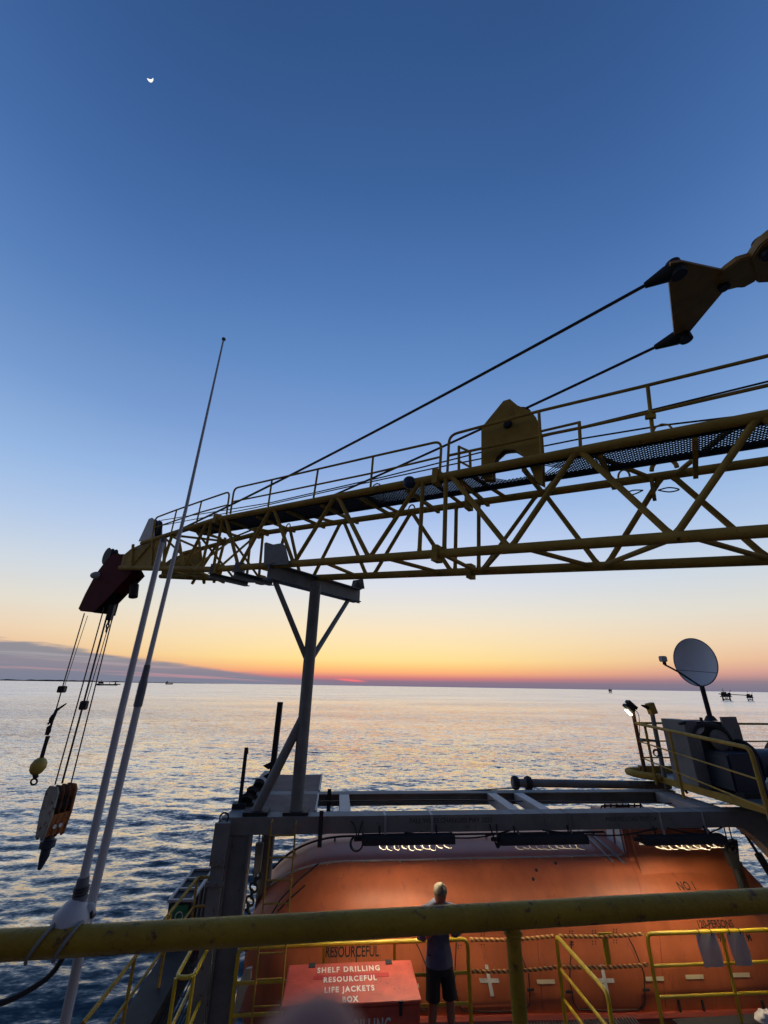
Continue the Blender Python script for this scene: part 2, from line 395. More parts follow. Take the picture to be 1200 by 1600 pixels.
    gl = t.nodes.new('ShaderNodeBsdfGlossy'); gl.inputs['Color'].default_value = (.97, .97, .96, 1); t.links.new(nn_.outputs[0], gl.inputs['Normal'])
    df = t.nodes.new('ShaderNodeBsdfDiffuse'); df.inputs['Color'].default_value = (.024, .046, .064, 1)
    mxs = t.nodes.new('ShaderNodeMixShader'); t.links.new(fm.outputs[0], mxs.inputs[0]); t.links.new(df.outputs[0], mxs.inputs[1]); t.links.new(gl.outputs[0], mxs.inputs[2])
    t.links.new(mxs.outputs[0], t.nodes['Material Output'].inputs['Surface'])
    # ripples too small to see merge into roughness with distance
    ln = t.nodes.new('ShaderNodeVectorMath'); ln.operation = 'LENGTH'; t.links.new(g.outputs['Position'], ln.inputs[0])
    mr = t.nodes.new('ShaderNodeMapRange'); mr.inputs[1].default_value = 30; mr.inputs[2].default_value = 900; mr.inputs[3].default_value = .06; mr.inputs[4].default_value = .20
    t.links.new(ln.outputs['Value'], mr.inputs[0]); t.links.new(mr.outputs[0], gl.inputs['Roughness']); t.nodes.remove(b)
    me.materials.append(m); o = bpy.data.objects.new('sea', me); COL.objects.link(o); o.location = (0, 0, SEA)
    tagp(o, 'open sea rippled by wind under the dusk sky', None, None, 'structure')
build_sea()
def coast():
    mb = MB(); rng = random.Random(3); pts = []
    for k in range(60):
        x = -200+k*9.5; d_ = ray(x, 1064+x*.016); d_ = V((d_.x, d_.y, 0)).normalized()*24000
        h = (28+rng.random()*40)*min(1, (60-k)/25)
        pts.append((d_, h))
    for (p, h), (q, g) in zip(pts, pts[1:]):
        e = p.normalized()*900
        mb.hexa([V((p.x, p.y, SEA-2)), V((q.x, q.y, SEA-2)), V((q.x+e.x, q.y+e.y, SEA-2)), V((p.x+e.x, p.y+e.y, SEA-2)),
                 V((p.x, p.y, SEA+h)), V((q.x, q.y, SEA+g)), V((q.x+e.x, q.y+e.y, SEA+g)), V((p.x+e.x, p.y+e.y, SEA+h))])
    o = mb.build('coast', mat('far_land', (.12, .12, .16), .9, bump=0)); tagp(o, 'thin dark strip of low land on the horizon', None, None, 'structure')
coast()

# ------------------------------------------------------------------ crane boom
d_b = ray(-335, 937).normalized(); h_b = V((d_b.x, d_b.y, 0)).normalized(); n_b = V((h_b.y, -h_b.x, 0))
if n_b.y < 0: n_b = -n_b
P_b = onY(450, 881, 8.5)
BW = 1.3
def near(x, y, w=0.0): return onP(x, y, P_b+n_b*w, n_b)
def far(x, y): return near(x, y, BW)
def yu(x): return 648+.19*(1200-x)
def yl(x): return 830+.0688*(1200-x)
def yfu(x): return 721+.1405*(1200-x)
def yfl(x): return 873+.0436*(1200-x)
up_b = d_b.cross(n_b).normalized()
if up_b.z < 0: up_b = -up_b
boom = thing('crane_boom', near(450, 881, .65), 'long yellow lattice crane boom with walkway, lying across the sky in its rest', 'crane boom')
ext = -d_b*2.6
UN, UE = near(337, yu(337)), near(1200, yu(1200))+ext
LN, LE = near(330, yl(330)), near(1200, yl(1200))+ext
shift = n_b*BW
TU, TL = near(222, 849), near(188, 887)                       # tapered tip ends of the near frame
fUT, fLT = TU+shift, TL+shift
TUF = TU+shift; TLF = TL+shift
for a_, b_, t_, r_ in ((UN, UE, TU, .068), (LN, LE, TL, .072)):
    for sft in (V((0, 0, 0)), shift):
        MB().path([t_+sft, a_+sft, b_+sft], r_, 14).build('chord', m_boom, boom)
def chordpt(x, which, fr):
    y = {'u': yu if fr == 0 else yfu, 'l': yl if fr == 0 else yfl}[which](x)
    if fr == 0 and x < 337 and which == 'u': y = 810+(337-x)*(849-810)/(337-222)
    if fr == 0 and x < 330 and which == 'l': y = 889.8-(330-x)*.02
    return near(x, y, 0 if fr == 0 else BW)
def brace(a_, b_, r_=.042):
    d_ = (b_-a_).normalized(); MB().tube(a_, b_, r_, 10).tube(a_+d_*.05, a_+d_*.115, r_*1.22, 10, r_*1.02).tube(b_-d_*.115, b_-d_*.05, r_*1.02, 10, r_*1.22).build('brace', m_boom, boom)
nearz = [(1185, 1053), (906, 1053), (901, 797), (704, 797), (657, 577), (528, 577), (523, 459), (428, 459), (423, 373), (353, 373), (325, 287), (277, 287), (270, 252)]
for a_, b_ in nearz: brace(chordpt(a_, 'u', 0), chordpt(b_, 'l', 0))
for a_, b_ in ((697, 694), (661, 655), (348, 333), (331, 315)): brace(chordpt(a_, 'u', 0), chordpt(b_, 'l', 0), .036)
# one bay further along, out past the frame edge
brace(chordpt(1190, 'u', 0), chordpt(1185, 'l', 0)-d_b*1.1)
farz = [(850, 936), (1034, 948), (1049, 1200), (643, 706), (643, 583), (537, 573), (533, 488), (453, 470), (447, 425), (352, 334), (311, 319), (345, 300), (280, 262)]
for a_, b_ in farz: brace(chordpt(a_, 'u', 1), chordpt(b_, 'l', 1))
for a_, b_ in ((748, 748), (713, 711), (411, 404), (392, 385), (840, 752)): brace(chordpt(a_, 'u', 1), chordpt(b_, 'l', 1), .036)
for a_, b_ in ((1055, 941), (1078, 1200), (818, 925), (600, 690), (505, 560), (783, 754), (690, 745), (400, 470), (300, 350)): brace(chordpt(a_, 'l', 0), chordpt(b_, 'l', 1), .036)
for a_, b_ in ((908, 1017), (1160, 1055), (728, 792), (670, 722), (560, 625), (437, 523), (345, 420), (290, 345), (905, 850)): brace(chordpt(a_, 'u', 0), chordpt(b_, 'u', 1), .036)
for x_ in (255, 300, 340):
    brace(chordpt(x_, 'u', 0), chordpt(x_, 'l', 0)+shift, .03); brace(chordpt(x_, 'u', 0)+shift, chordpt(x_, 'l', 0), .03)
for a_, b_ in ((253, 238), (238, 254)): brace(chordpt(a_, 'u', 0), chordpt(b_, 'l', 0), .036)
for a_, b_ in ((262, 290), (300, 290), (262, 250)): brace(chordpt(a_, 'u', 0), chordpt(b_, 'u', 0)+shift, .034)
for a_, b_ in ((262, 235), (300, 262)): brace(chordpt(a_, 'l', 0), chordpt(b_, 'l', 0)+shift, .034)
# section joints
for x_ in (683,):
    for w_, fr in (('u', 0), ('l', 0)):
        c_ = chordpt(x_, w_, fr)
        for s_ in (V((0, 0, 0)), shift): MB().bar(c_+s_-d_b*.05, c_+s_+d_b*.05, .2, .26, up_b).build('joint_flange', m_boom, boom)
for x_ in (340,):
    for w_ in 'ul':
        c_ = chordpt(x_, w_, 0)
        for s_ in (V((0, 0, 0)), shift): MB().bar(c_+s_-d_b*.07, c_+s_+d_b*.07, .19, .24, up_b).build('joint_flange', m_boom, boom)
# tip side plates with stiffeners
for sft in (V((0, 0, 0)), shift):
    pl = [near(x, y)+sft for x, y in ((189, 886), (250, 886), (250, 842), (222, 850), (205, 858), (193, 868))]
    MB().prism(pl, n_b*.03).build('tip_plate', m_boom, boom)
    MB().tube(near(207, 884, -.02)+sft, near(236, 850, -.02)+sft, .035, 8).build('brace', m_boom, boom)
MB().prism([near(x, y, .03) for x, y in ((189, 884), (206, 858), (206, 858), (189, 884))][:2]+[near(206, 858, BW-.03), near(189, 884, BW-.03)], h_b*.03).build('tip_end_plate', m_boom, boom)
for x_ in (206, 237, 256):
    MB().bar(near(x_, 886 - .0, -.03), near(x_+2, 851-(x_-206)*.22, -.03), .07, .06, n_b).build('stiffener', m_boom, boom)
# walkway of expanded metal with edge angle and hangers
WA, WB = near(262, 838)-up_b*.02, near(1200, yu(1200))+ext-up_b*.02
LW = (WB-WA).length; ax_w = (UE-UN).normalized(); WA = UN-ax_w*1.5-up_b*.05
LW = (UE-WA).dot(ax_w); wid = .56; g0 = .07
CUT1, CUT0 = [(near(x, yu(x))-WA).dot(ax_w) for x in (856, 758)]
if CUT1 < CUT0: CUT0, CUT1 = CUT1, CUT0
mb = MB(); pit = .062; k = 0
while k*pit < LW+wid:
    for sg in (1, -1):
        s0 = k*pit
        a0, b0 = (s0, 0), (s0-wid, wid)
        if sg < 0: a0, b0 = (s0, wid), (s0-wid, 0)
        # clip at the walkway ends
        if b0[0] < 0: t = a0[0]/wid; b0 = (0, a0[1]+(b0[1]-a0[1])*t)
        if a0[0] > LW: t = (a0[0]-LW)/wid; a0 = (LW, a0[1]+(b0[1]-a0[1])*t)
        if hypot(a0[0]-b0[0], a0[1]-b0[1]) < .02: continue
        A_, B_ = (a0, b0) if a0[1] < b0[1] else (b0, a0)
        for n0, n1 in ((A_[1], min(B_[1], .36)), (max(A_[1], .36), B_[1])):
            if n1-n0 < .01: continue
            f0, f1 = (n0-A_[1])/(B_[1]-A_[1]), (n1-A_[1])/(B_[1]-A_[1]); s0_, s1_ = A_[0]+(B_[0]-A_[0])*f0, A_[0]+(B_[0]-A_[0])*f1
            if n1 <= .361 and CUT0 < (s0_+s1_)/2 < CUT1: continue
            mb.bar(WA+ax_w*s0_+n_b*(g0+n0), WA+ax_w*s1_+n_b*(g0+n1), .007, .014, up_b)
    k += 1
walk = mb.build('walkway_mesh', m_dark, boom)
mb = MB()
mb.bar(WA+n_b*(g0+wid), WA+ax_w*LW+n_b*(g0+wid), .05, .09, up_b); mb.bar(WA+n_b*g0, WA+ax_w*LW+n_b*g0, .03, .05, up_b); mb.build('walkway_edge', m_dark, boom)
q = 1.0
while q < LW:
    mb = MB(); c_ = WA+ax_w*q
    mb.bar(c_+n_b*g0-up_b*.04, c_+n_b*(BW-.0)-up_b*.04, .06, .06, up_b).build('walkway_bracket', m_boom, boom)
    q += 1.05
# handrails on the near chord: three lengths
def sect(pts, posts, r_=.022):
    P = [near(x, y, -.02) for x, y in pts]
    MB().path(rounded(P, .18), r_, 8).build('handrail', m_boom, boom)
    base0 = lambda x: near(x, chY(x), -.02)
    for xb, xt, yt in posts:
        MB().tube(base0(xb), near(xt, yt, -.02), r_*.95, 8).build('handrail_post', m_boom, boom)
def chY(x): return yu(x)-5 if x >= 337 else 810+(337-x)*.34-3
RE = near(1200, 555, -.02)+ext
def lerp_y(x, pts):
    for (x0, y0), (x1, y1) in zip(pts, pts[1:]):
        if (x0-x)*(x1-x) <= 0: return y0+(y1-y0)*(x-x0)/(x1-x0+1e-9)
    return pts[-1][1]
top1 = [(1200, 556), (1012, 602), (840, 643), (702, 680)]
P = [near(1200, 556, -.02)+ext]+[near(x, y, -.02) for x, y in top1]+[near(699, chY(699), -.02)]
MB().path(rounded(P, .16), .024, 8).build('handrail', m_boom, boom)
MB().path([near(1200, 602, -.02)+ext]+[near(x, y, -.02) for x, y in ((1200, 602), (1018, 644), (905, 669), (845, 681), (700, 712))], .024, 8).build('handrail', m_boom, boom)
for xb, xt, yt in ((1020, 1012, 604), (907, 905, 659), (846, 842, 643), (735, 734, 704), (717, 717, 697)): MB().tube(near(xb, chY(xb), -.02), near(xt, yt, -.02), .024, 8).build('handrail_post', m_boom, boom)
MB().path([near(905, 660, -.02), near(845, 674, -.02)], .02, 8).build('handrail', m_boom, boom)
MB().path([near(717, 698, -.02), near(735, 706, -.02)], .02, 8).build('handrail', m_boom, boom)
MB().path([near(717, 720, -.02), near(733, 729, -.02)], .018, 8).build('handrail', m_boom, boom)
for pts, posts, mid in (([(687, chY(687)), (690, 689), (583, 713), (423, 750), (366, 763), (360, chY(360))], ((579, 583, 713), (490, 497, 733), (419, 425, 750)), ((688, 714), (583, 739), (423, 772), (363, 784))),
                        ([(354, chY(354)), (359, 768), (315, 783), (275, 797), (243, 809), (238, chY(238))], ((307, 315, 783), (268, 276, 797)), ((355, 789), (311, 801), (240, 825)))):
    MB().path(rounded([near(x, y, -.02) for x, y in pts], .16), .024, 8).build('handrail', m_boom, boom)
    MB().path([near(x, y, -.02) for x, y in mid], .02, 8).build('handrail', m_boom, boom)
    for xb, xt, yt in posts: MB().tube(near(xb, chY(xb), -.02), near(xt, yt, -.02), .022, 8).build('handrail_post', m_boom, boom)
# clamp at the stanchion foot and eye loops
MB().bar(near(1008, 652, -.06), near(1025, 650, -.06), .06, .05).build('rail_clamp', m_boom, boom)
for x_, y_ in ((1035, 672), (588, 762)):
    c_ = near(x_, y_, 0); MB().path([c_-ax_w*.1, c_-ax_w*.07+up_b*.06, c_+up_b*.085, c_+ax_w*.07+up_b*.06, c_+ax_w*.1], .013, 6).build('eye_loop', m_boom, boom)
c_ = far(1038, 735)
MB().path([c_+ax_w*.16*cos(t)+up_b*(.02+.17*sin(t)) for t in [pi*i/12 for i in range(13)]], .032, 8).build('pad_eye', m_boom, boom)
for x_, y_ in ((450, 825), (643, 797), (975, 745)):
    c_ = far(x_, y_); MB().path([c_+ax_w*.08*cos(t)+up_b*.12*sin(t) for t in [pi*i/10 for i in range(11)]], .016, 6).build('eye_loop', m_boom, boom)
# sheave housing: two cheek plates with an arched foot, sheave between
arch = [(752.5, 748), (752.5, 672), (755, 666), (787, 627), (797, 624), (809, 634), (830, 643), (838, 653), (845, 678), (847, 712), (848, 757), (838, 752), (824, 722), (815, 709), (803, 702), (787, 703), (775, 714), (769, 732), (770, 749)]
for w_ in (.16, .29): MB().prism([near(x, y, .16)+n_b*(w_-.16) for x, y in arch], n_b*.03).build('sheave_cheek', m_boom, boom)
hub = near(793, 663, .30)
MB().lathe([(.06, -.045), (.215, -.045), (.215, -.03), (.18, 0), (.215, .03), (.215, .045), (.06, .045)], near(812, 656, .225), n_b, 28).build('sheave', m_dark, boom)
MB().lathe([(.075, -.02), (.075, 0), (.05, .03)], near(793, 663, .13), -n_b, 14).build('sheave_pin', m_dark, boom)
mb = MB(); ar = arch[11:]
ga_ = [[mb.bm.verts.new(near(x, y, .16)+n_b*w) for x, y in ar] for w in (.016, .114)]
for k_ in range(len(ar)-1): mb.bm.faces.new((ga_[0][k_], ga_[0][k_+1], ga_[1][k_+1], ga_[1][k_]))
bmesh.ops.solidify(mb.bm, geom=mb.bm.faces[:], thickness=.012); mb.build('housing_web', m_dark, boom)
# small fittings
MB().ball(near(640, 754, -.06), .12, (1, .8, 1.0)).build('wrapped_lamp', m_blue, boom)
c_ = far(1020, 762); MB().bar(c_-up_b*.17, c_+up_b*.14, .05, .26, n_b).build('tally_plate', m_boom, boom)
for sg, x_ in ((1, 1028), (-1, 1005)):
    p = far(x_, 766); MB().path(cr([p, p+ax_w*sg*.14+up_b*.02, p+ax_w*sg*.26-up_b*.03, p+ax_w*sg*.14-up_b*.05, p], 5), .01, 6).build('wire_loop', m_black, boom)
# hoist ropes lying along the walkway
for w_, pts in ((.28, ((1200, 596), (1020, 640), (905, 668), (600, 745), (420, 786), (252, 813))), (.55, ((1200, 645), (1040, 664), (905, 686), (700, 727), (560, 757), (400, 793), (248, 822)))):
    P = [near(x, y, w_) for x, y in pts]; MB().path([P[0]+ext]+P, .013, 6).build('hoist_rope', m_rope, boom)
# sheave fin near the tip and slim spar under it
fin = [(226, 840), (229, 822), (235, 810), (240, 809), (243, 840)]
for w_ in (.25, .5): MB().prism([near(x, y, .25)+n_b*(w_-.25) for x, y in ((217, 846), (233, 811), (238, 809), (241, 812), (241, 842))], n_b*.03).build('tip_sheave_cheek', m_lgrey, boom)
MB().lathe([(.08, -.08), (.34, -.08), (.30, 0), (.34, .08), (.08, .08)], near(241, 828, .38), n_b, 24).build('tip_sheave', m_dark, boom)
# head: two maroon cheeks, cross plates, sheaves
chk = [(196, 866), (178, 866), (168, 874), (150, 898), (134, 928), (123.5, 951), (127, 955), (146, 957), (160, 944), (178, 925), (205, 896), (200, 886)]
for k_, w_ in enumerate((.12, .52)): MB().prism([near(x, y, .12)+n_b*(w_-.12) for x, y in chk], n_b*.04).build('head_cheek', m_maroon, boom)
for (x0, y0), (x1, y1) in (((130, 952), (146, 956)), ((150, 898), (134, 928)), ((178, 866), (168, 874)), ((178, 925), (205, 896))):
    MB().prism([near(x0, y0, .14), near(x1, y1, .14), near(x1, y1, .14)+n_b*.36, near(x0, y0, .14)+n_b*.36], (V(near(x1, y1, .14))-near(x0, y0, .14)).cross(n_b).normalized()*.025).build('head_plate', m_maroon, boom)
for x_, y_, R_ in ((172, 870, .30), (185, 882, .36), (140, 940, .26)):
    MB().lathe([(.06, -.12), (R_, -.12), (R_*.85, -.05), (R_, 0), (R_*.85, .05), (R_, .12), (.06, .12)], near(x_, y_, .33), n_b, 22).build('head_sheave', m_dark, boom)
MB().ball(near(151, 899, .06), .16, (1.3, .6, .8)).build('head_lamp', m_lgrey, boom)
MB().tube(near(210, 914, .4), near(208, 933, .4), .13, 12).tube(near(211, 908, .4), near(210, 915, .4), .05, 8).build('floodlight', m_dark, boom)
MB().bar(near(212, 908, .38), near(200, 896, .38), .05, .05).build('floodlight_bracket', m_dark, boom)
MB().prism([near(x, y, .5) for x, y in ((166, 944), (185, 925), (182, 945), (177, 962), (172, 962))], n_b*.12).build('rope_guide', m_dark, boom)
# stowage skids clamped under the boom
for x_, ln in ((337, .9), (375, .75)):
    a_ = chordpt(x_, 'l', 0)-up_b*.17-n_b*.12; b_ = a_+n_b*(BW*.85)
    MB().ibeam(a_, b_, .2, .12, .02, up_b).build('stowage_skid', m_grey, boom)
    MB().bar(chordpt(x_, 'l', 0)-up_b*.12, chordpt(x_, 'l', 0)+up_b*.1, .22, .2).build('skid_clamp', m_grey, boom)

# ------------------------------------------------------------------ boom suspension
S1 = near(1046, 421, 0); S2 = near(1066, 523, BW)
pd = (S1-near(215, 852, 0)).normalized(); pn = pd.cross(n_b).normalized()
if pn.z < 0: pn = -pn
sus = thing('boom_suspension', onP(1080, 455, S1, pn), 'dark amber triangular spreader plate with two steel ropes running down to the boom tip', 'crane rigging')
def spl(x, y): return onP(x, y, S1, pn)
MB().prism([spl(x, y) for x, y in ((1044, 437), (1047, 410), (1064, 407), (1096, 414), (1129, 421), (1135, 433), (1133, 450), (1127, 457), (1101, 488), (1078, 516), (1066, 527), (1053, 523))], pn*.045).build('spreader_plate', m_brown, sus)
for (xe, ye), (xp, yp), tipx, tipy, w_ in (((1007, 442), (1056, 421), 206, 860, 0.0), ((1023, 539), (1068, 523), 240, 838, BW)):
    pin = spl(xp, yp); e = spl(xe, ye); tip = near(206, 862, 0)+n_b*w_
    dr = (tip-pin).normalized(); e = pin+dr*(e-pin).length
    sock = MB().path([pin-dr*.04, pin+dr*.12, e], .1, 12, rs=[.125, .12, .045]).build('rope_socket', m_dark, sus)
    MB().tube(pin-pn*.13, pin+pn*.13, .10, 16).build('socket_pin', m_black, sock)
    # a slight sag along the rope
    pts = [e.lerp(tip, t)-V((0, 0, 1))*(.16*4*t*(1-t)) for t in [i/24 for i in range(25)]]
    MB().path(pts, .026, 8).build('pendant_rope', m_rope, sus)
MB().prism([spl(x, y) for x, y in ((1120, 430), (1132, 418), (1152, 403), (1172, 397), (1183, 402), (1186, 425), (1178, 437), (1160, 447), (1150, 447), (1130, 452))], pn*.10).build('link_plate', m_brown, sus, bevel=.015)
MB().prism([spl(x, y) for x, y in ((1168, 402), (1184, 378), (1200, 365), (1240, 335), (1290, 350), (1280, 400), (1240, 428), (1200, 437), (1180, 438))], pn*.15).build('link_plate', m_brown, sus, bevel=.02)
MB().tube(spl(1128, 444)-pn*.10, spl(1128, 444)+pn*.10, .07, 14).build('link_pin', m_black, sus)
MB().tube(spl(1194, 388)-pn*.16, spl(1194, 388)+pn*.16, .09, 14).build('link_pin', m_black, sus)

# ------------------------------------------------------------------ boom rest
rest = thing('boom_rest', V((-.6, 8.95, -2.1)), 'grey steel post with forked arms and cradle holding up the boom', 'boom rest')
ctr = near(450, 881, .0)
cz = ctr.z
n_c = n_b
CA = near(418, 896, -.16); CB = CA+n_b*3.0
CA.z = CB.z = near(418, 896, -.16).z+.05
post_top = V((-.57, 8.95, CA.z-.16))
MB().ibeam(CA, CB, .26, .34, .022, V((0, 0, 1))).build('cradle_beam', m_grey, rest)
for k_ in (.05, .5, .95):
    p = CA.lerp(CB, k_); MB().box((0, 0, 0), (.001, .001, .001)).bm.free()
    MB().bar(p-V((0, 0, .145)), p+V((0, 0, .145)), .012, .24, n_b).build('web_stiffener', m_grey, rest)
pl = [(413, 884), (414, 849), (417, 847.5), (428, 851), (440, 849), (445, 852), (452, 882)]
e_ = CA+V((0, 0, .17))
MB().prism([near(x, y, -.12) for x, y in pl]+[], n_b*.035).build('cradle_horn', m_grey, rest)
q_ = CB+V((0, 0, .17))
MB().prism([q_-h_b*.0+h_b*s_+V((0, 0, z_)) for s_, z_ in ((-.22, 0), (-.16, .26), (.16, .26), (.24, 0))], n_b*.035).build('cradle_horn', m_grey, rest)
MB().prism([CB+n_b*t_+V((0, 0, z_)) for t_, z_ in ((-.28, .19), (.05, .45), (.09, .19), (.09, -.18), (-.02, -.18))], h_b*.025).build('end_gusset', m_grey, rest)
MB().tube(V((-.6, 8.95, -2.09)), post_top, .115, 20).build('post', m_grey, rest)
ptA = onP(476, 1040, V((-.6, 8.95, 0)), V((0, 1, 0)))
for cpos, zq in ((CA.lerp(CB, .07), 0), (CA.lerp(CB, .88), 0)):
    MB().tube(V((-.59, 8.95, onY(480, 1037, 8.95).z)), cpos-V((0, 0, .16)), .055, 12).build('arm', m_grey, rest)
sA = onY(476, 1118, 8.95); sB = onY(398, 1272, 8.95)
MB().tube(V((-.6, 8.95, sA.z)), V((sB.x, 8.95, -2.09)), .085, 14).build('strut', m_grey, rest)
MB().box((-.82, 8.78, -2.098), (-.38, 9.12, -2.05)).build('base_plate', m_dark, rest)
MB().box((sB.x-.18, 8.78, -2.098), (sB.x+.24, 9.12, -2.04)).build('base_plate', m_dark, rest)

# ------------------------------------------------------------------ davit gantry over the lifeboat
BT = -2.1      # beam tops
gan = thing('davit_gantry', V((-1.5, 8.75, -4.83)), 'grey steel gantry frame spanning above the orange lifeboat', 'davit gantry')
fx0, fx1 = onY(345, 1277, 8.75).x, 9.2
def hbeam(a_, b_, w, h, name='beam', m=m_grey, label=None):
    return MB().ibeam(a_, b_, w, h, .022, V((0, 0, 1))).build(name, m, gan, label)
MB().box((fx0+.02, 8.75, BT-.25), (fx1, 9.05, BT)).build('beam', m_grey, gan)                 # front box girder
bt2 = -.21
MB().ibeam(V((-1.35, 10.5, BT-.11)), V((7.75, 10.5, BT-.11)), .26, .215, .02, V((0, 0, 1))).build('beam', m_grey, gan)
for x_ in (.27, 3.45, 4.05, 7.45):
    w_ = .2 if x_ < 7 else .42
    MB().box((x_-w_/2, 9.053, BT-.18), (x_+w_/2, 10.366, BT-.006)).build('cross_beam', m_lgrey, gan)
MB().box((-1.78, 9.053, BT-.25), (-1.36, 13.0, BT-.004)).build('cross_beam', m_grey, gan)
# grating platform at the corner
mb = MB()
for k_ in range(44):
    y_ = 9.08+k_*.078
    if abs(y_-10.5) < .14: continue
    mb.box((-1.33, y_, BT-.03), (-.28, y_+.012, BT-.002))
for x_ in (-1.33, -1.0, -.64, -.3): mb.box((x_, 9.06, BT-.045), (x_+.02, 10.36, BT-.034)); mb.box((x_, 10.64, BT-.045), (x_+.02, 12.5, BT-.034))
mb.build('grating', m_lgrey, gan)
MB().box((-.278, 9.06, BT-.10), (-.25, 10.36, BT+.02)).box((-.278, 10.64, BT-.10), (-.25, 12.5, BT+.02)).build('edge_plate', m_lgrey, gan)
# corner columns
def column(x0, x1, y0, y1, z0, z1, lean=0.0):
    mb = MB()
    for a_, b_ in ((x0, x0+.03), (x1-.03, x1)):
        mb.hexa([(a_-lean, y0, z0), (b_-lean, y0, z0), (b_-lean, y1, z0), (a_-lean, y1, z0), (a_, y0, z1), (b_, y0, z1), (b_, y1, z1), (a_, y1, z1)])
    a_, b_ = x0+.031, x1-.031; ym = (y0+y1)/2
    mb.hexa([(a_-lean, ym-.015, z0), (b_-lean, ym-.015, z0), (b_-lean, ym+.015, z0), (a_-lean, ym+.015, z0), (a_, ym-.015, z1), (b_, ym-.015, z1), (b_, ym+.015, z1), (a_, ym+.015, z1)])
    mb.build('column', m_grey, gan)
mb = MB()
mb.box((-1.86, 8.6, -5.2), (-1.66, 8.95, BT-.03)).build('column', m_grey, gan)
column(-1.655, -1.30, 8.68, 8.94, -5.2, BT-.255)
MB().box((-1.90, 8.56, BT-.86), (-1.62, 8.597, BT-.80)).build('collar', m_grey, gan)
MB().box((-1.88, 8.555, BT-.6), (-1.64, 8.598, BT-.03)).build('doubler_plate', m_grey, gan)
column(-1.33, -1.10, 10.4, 10.6, -5.2, BT-.225)
kn = [V((7.72, 8.9, BT-.252)), V((9.2, 8.9, BT-.252)), V((9.2, 8.9, -5.2)), V((8.6, 8.9, -5.2)), V((8.5, 8.9, BT-1.0)), V((8.05, 8.9, BT-.50))]
MB().prism(kn, V((0, .26, 0))).build('column', m_grey, gan)
for x_ in (.6, 2.6, 4.4, 5.9, 7.0):
    MB().box((x_-.006, 8.735, BT-.245), (x_+.006, 8.7495, BT-.004)).build('weld_seam', m_grey, gan)
# brackets, eye and clamps on the front girder
MB().torus(V((-1.77, 8.66, BT+.02)), (0, 1, 0), .07, .013).build('lifting_eye', m_dark, gan)
for px_ in (513, 502):
    p = onY(px_, 1276, 8.74); yy = 8.72 if px_ == 502 else 10.36
    MB().box((p.x-.035 if px_ == 502 else -.08, yy-.03, BT-.42), (p.x+.035 if px_ == 502 else .0, yy+.02, BT+.09)).build('clamp', m_dark, gan)
for px_ in (602, 675, 808, 853, 890, 1033, 1100):
    x_ = onY(px_, 1285, 8.74).x
    MB().box((x_-.02, 8.742, BT-.27), (x_+.02, 8.748, BT)).box((x_-.02, 8.742, BT+.001), (x_+.02, 9.05, BT+.006)).box((x_-.015, 8.70, BT-.36), (x_+.015, 8.75, BT-.255)).build('lamp_strap', m_lgrey if px_ in (602, 675, 1033, 1100) else m_grey, gan)
place_text('FALL WIRES CHANGED MAY 2022', .105, V((onY(705, 1282, 8.75).x, 8.747, BT-.085)), (1, 0, 0), (0, 0, 1), gan, m_beamtxt, th=.001, xs=.95, label='faded black date note on the front beam')
place_text('PADEYES LOAD TESTED', .095, V((onY(985, 1281, 8.75).x, 8.747, BT-.10)), (1, 0, 0), (0, 0, 1), gan, m_beamtxt, th=.001, xs=.95, label='second faded black note on the front beam')
# cable looms drooping under the front girder
for x0, x1 in ((1.3, 3.2), (3.8, 6.0), (6.2, 7.3)):
    MB().path(cr([(x0, 8.73, BT-.24), ((2*x0+x1)/3, 8.72, BT-.31), ((x0+2*x1)/3, 8.72, BT-.33), (x1, 8.73, BT-.24)], 8), .012, 6).build('cable', m_black, gan)
# hydraulic ram lying behind the rear beam
ram = thing('davit_ram', V((4.2, 11.1, BT)), 'long grey tubular ram lying along the rear beam, its clevis end to the sea', 'hydraulic ram')
ra, rb = onY(800, 1223, 11.1), onY(1046, 1227, 11.1)
MB().tube(ra, rb, .085, 16).build('cylinder', m_grey, ram)
for t_ in (.02, .10): c_ = ra.lerp(rb, t_); MB().lathe([(.13, -.06), (.15, 0), (.13, .06)], c_, rb-ra, 16).build('gland', m_dark, ram)
MB().bar(ra.lerp(rb, .10)-V((0, 0, .2)), ra.lerp(rb, .10), .1, .14).bar(ra.lerp(rb, .85)-V((0, 0, .2)), ra.lerp(rb, .85), .1, .14).build('saddle', m_dark, ram)
MB().path(cr([ra.lerp(rb, .97)+V((0, 0, .06)), rb+V((.2, 0, .1)), rb+V((.35, -.1, -.15))], 5), .03, 8).build('hose', m_black, ram)
# fall wires along the frame
for i_, (pts, lab) in enumerate(((((428, 1253), (700, 1250), (1170, 1257)), 'thin dark fall wire stretched low across the rear beam'), (((420, 1239), (720, 1236), (810, 1231)), 'short dark fall wire above the rear beam ending at the ram'))):
    P = [onY(x, y, 9.9 if i_ == 0 else 10.62) for x, y in pts]
    tagp(MB().path(P, .012, 6).build('fall_wire', m_rope, loc=P[0]), lab, 'wire rope', 'fall wires on the davit frame')
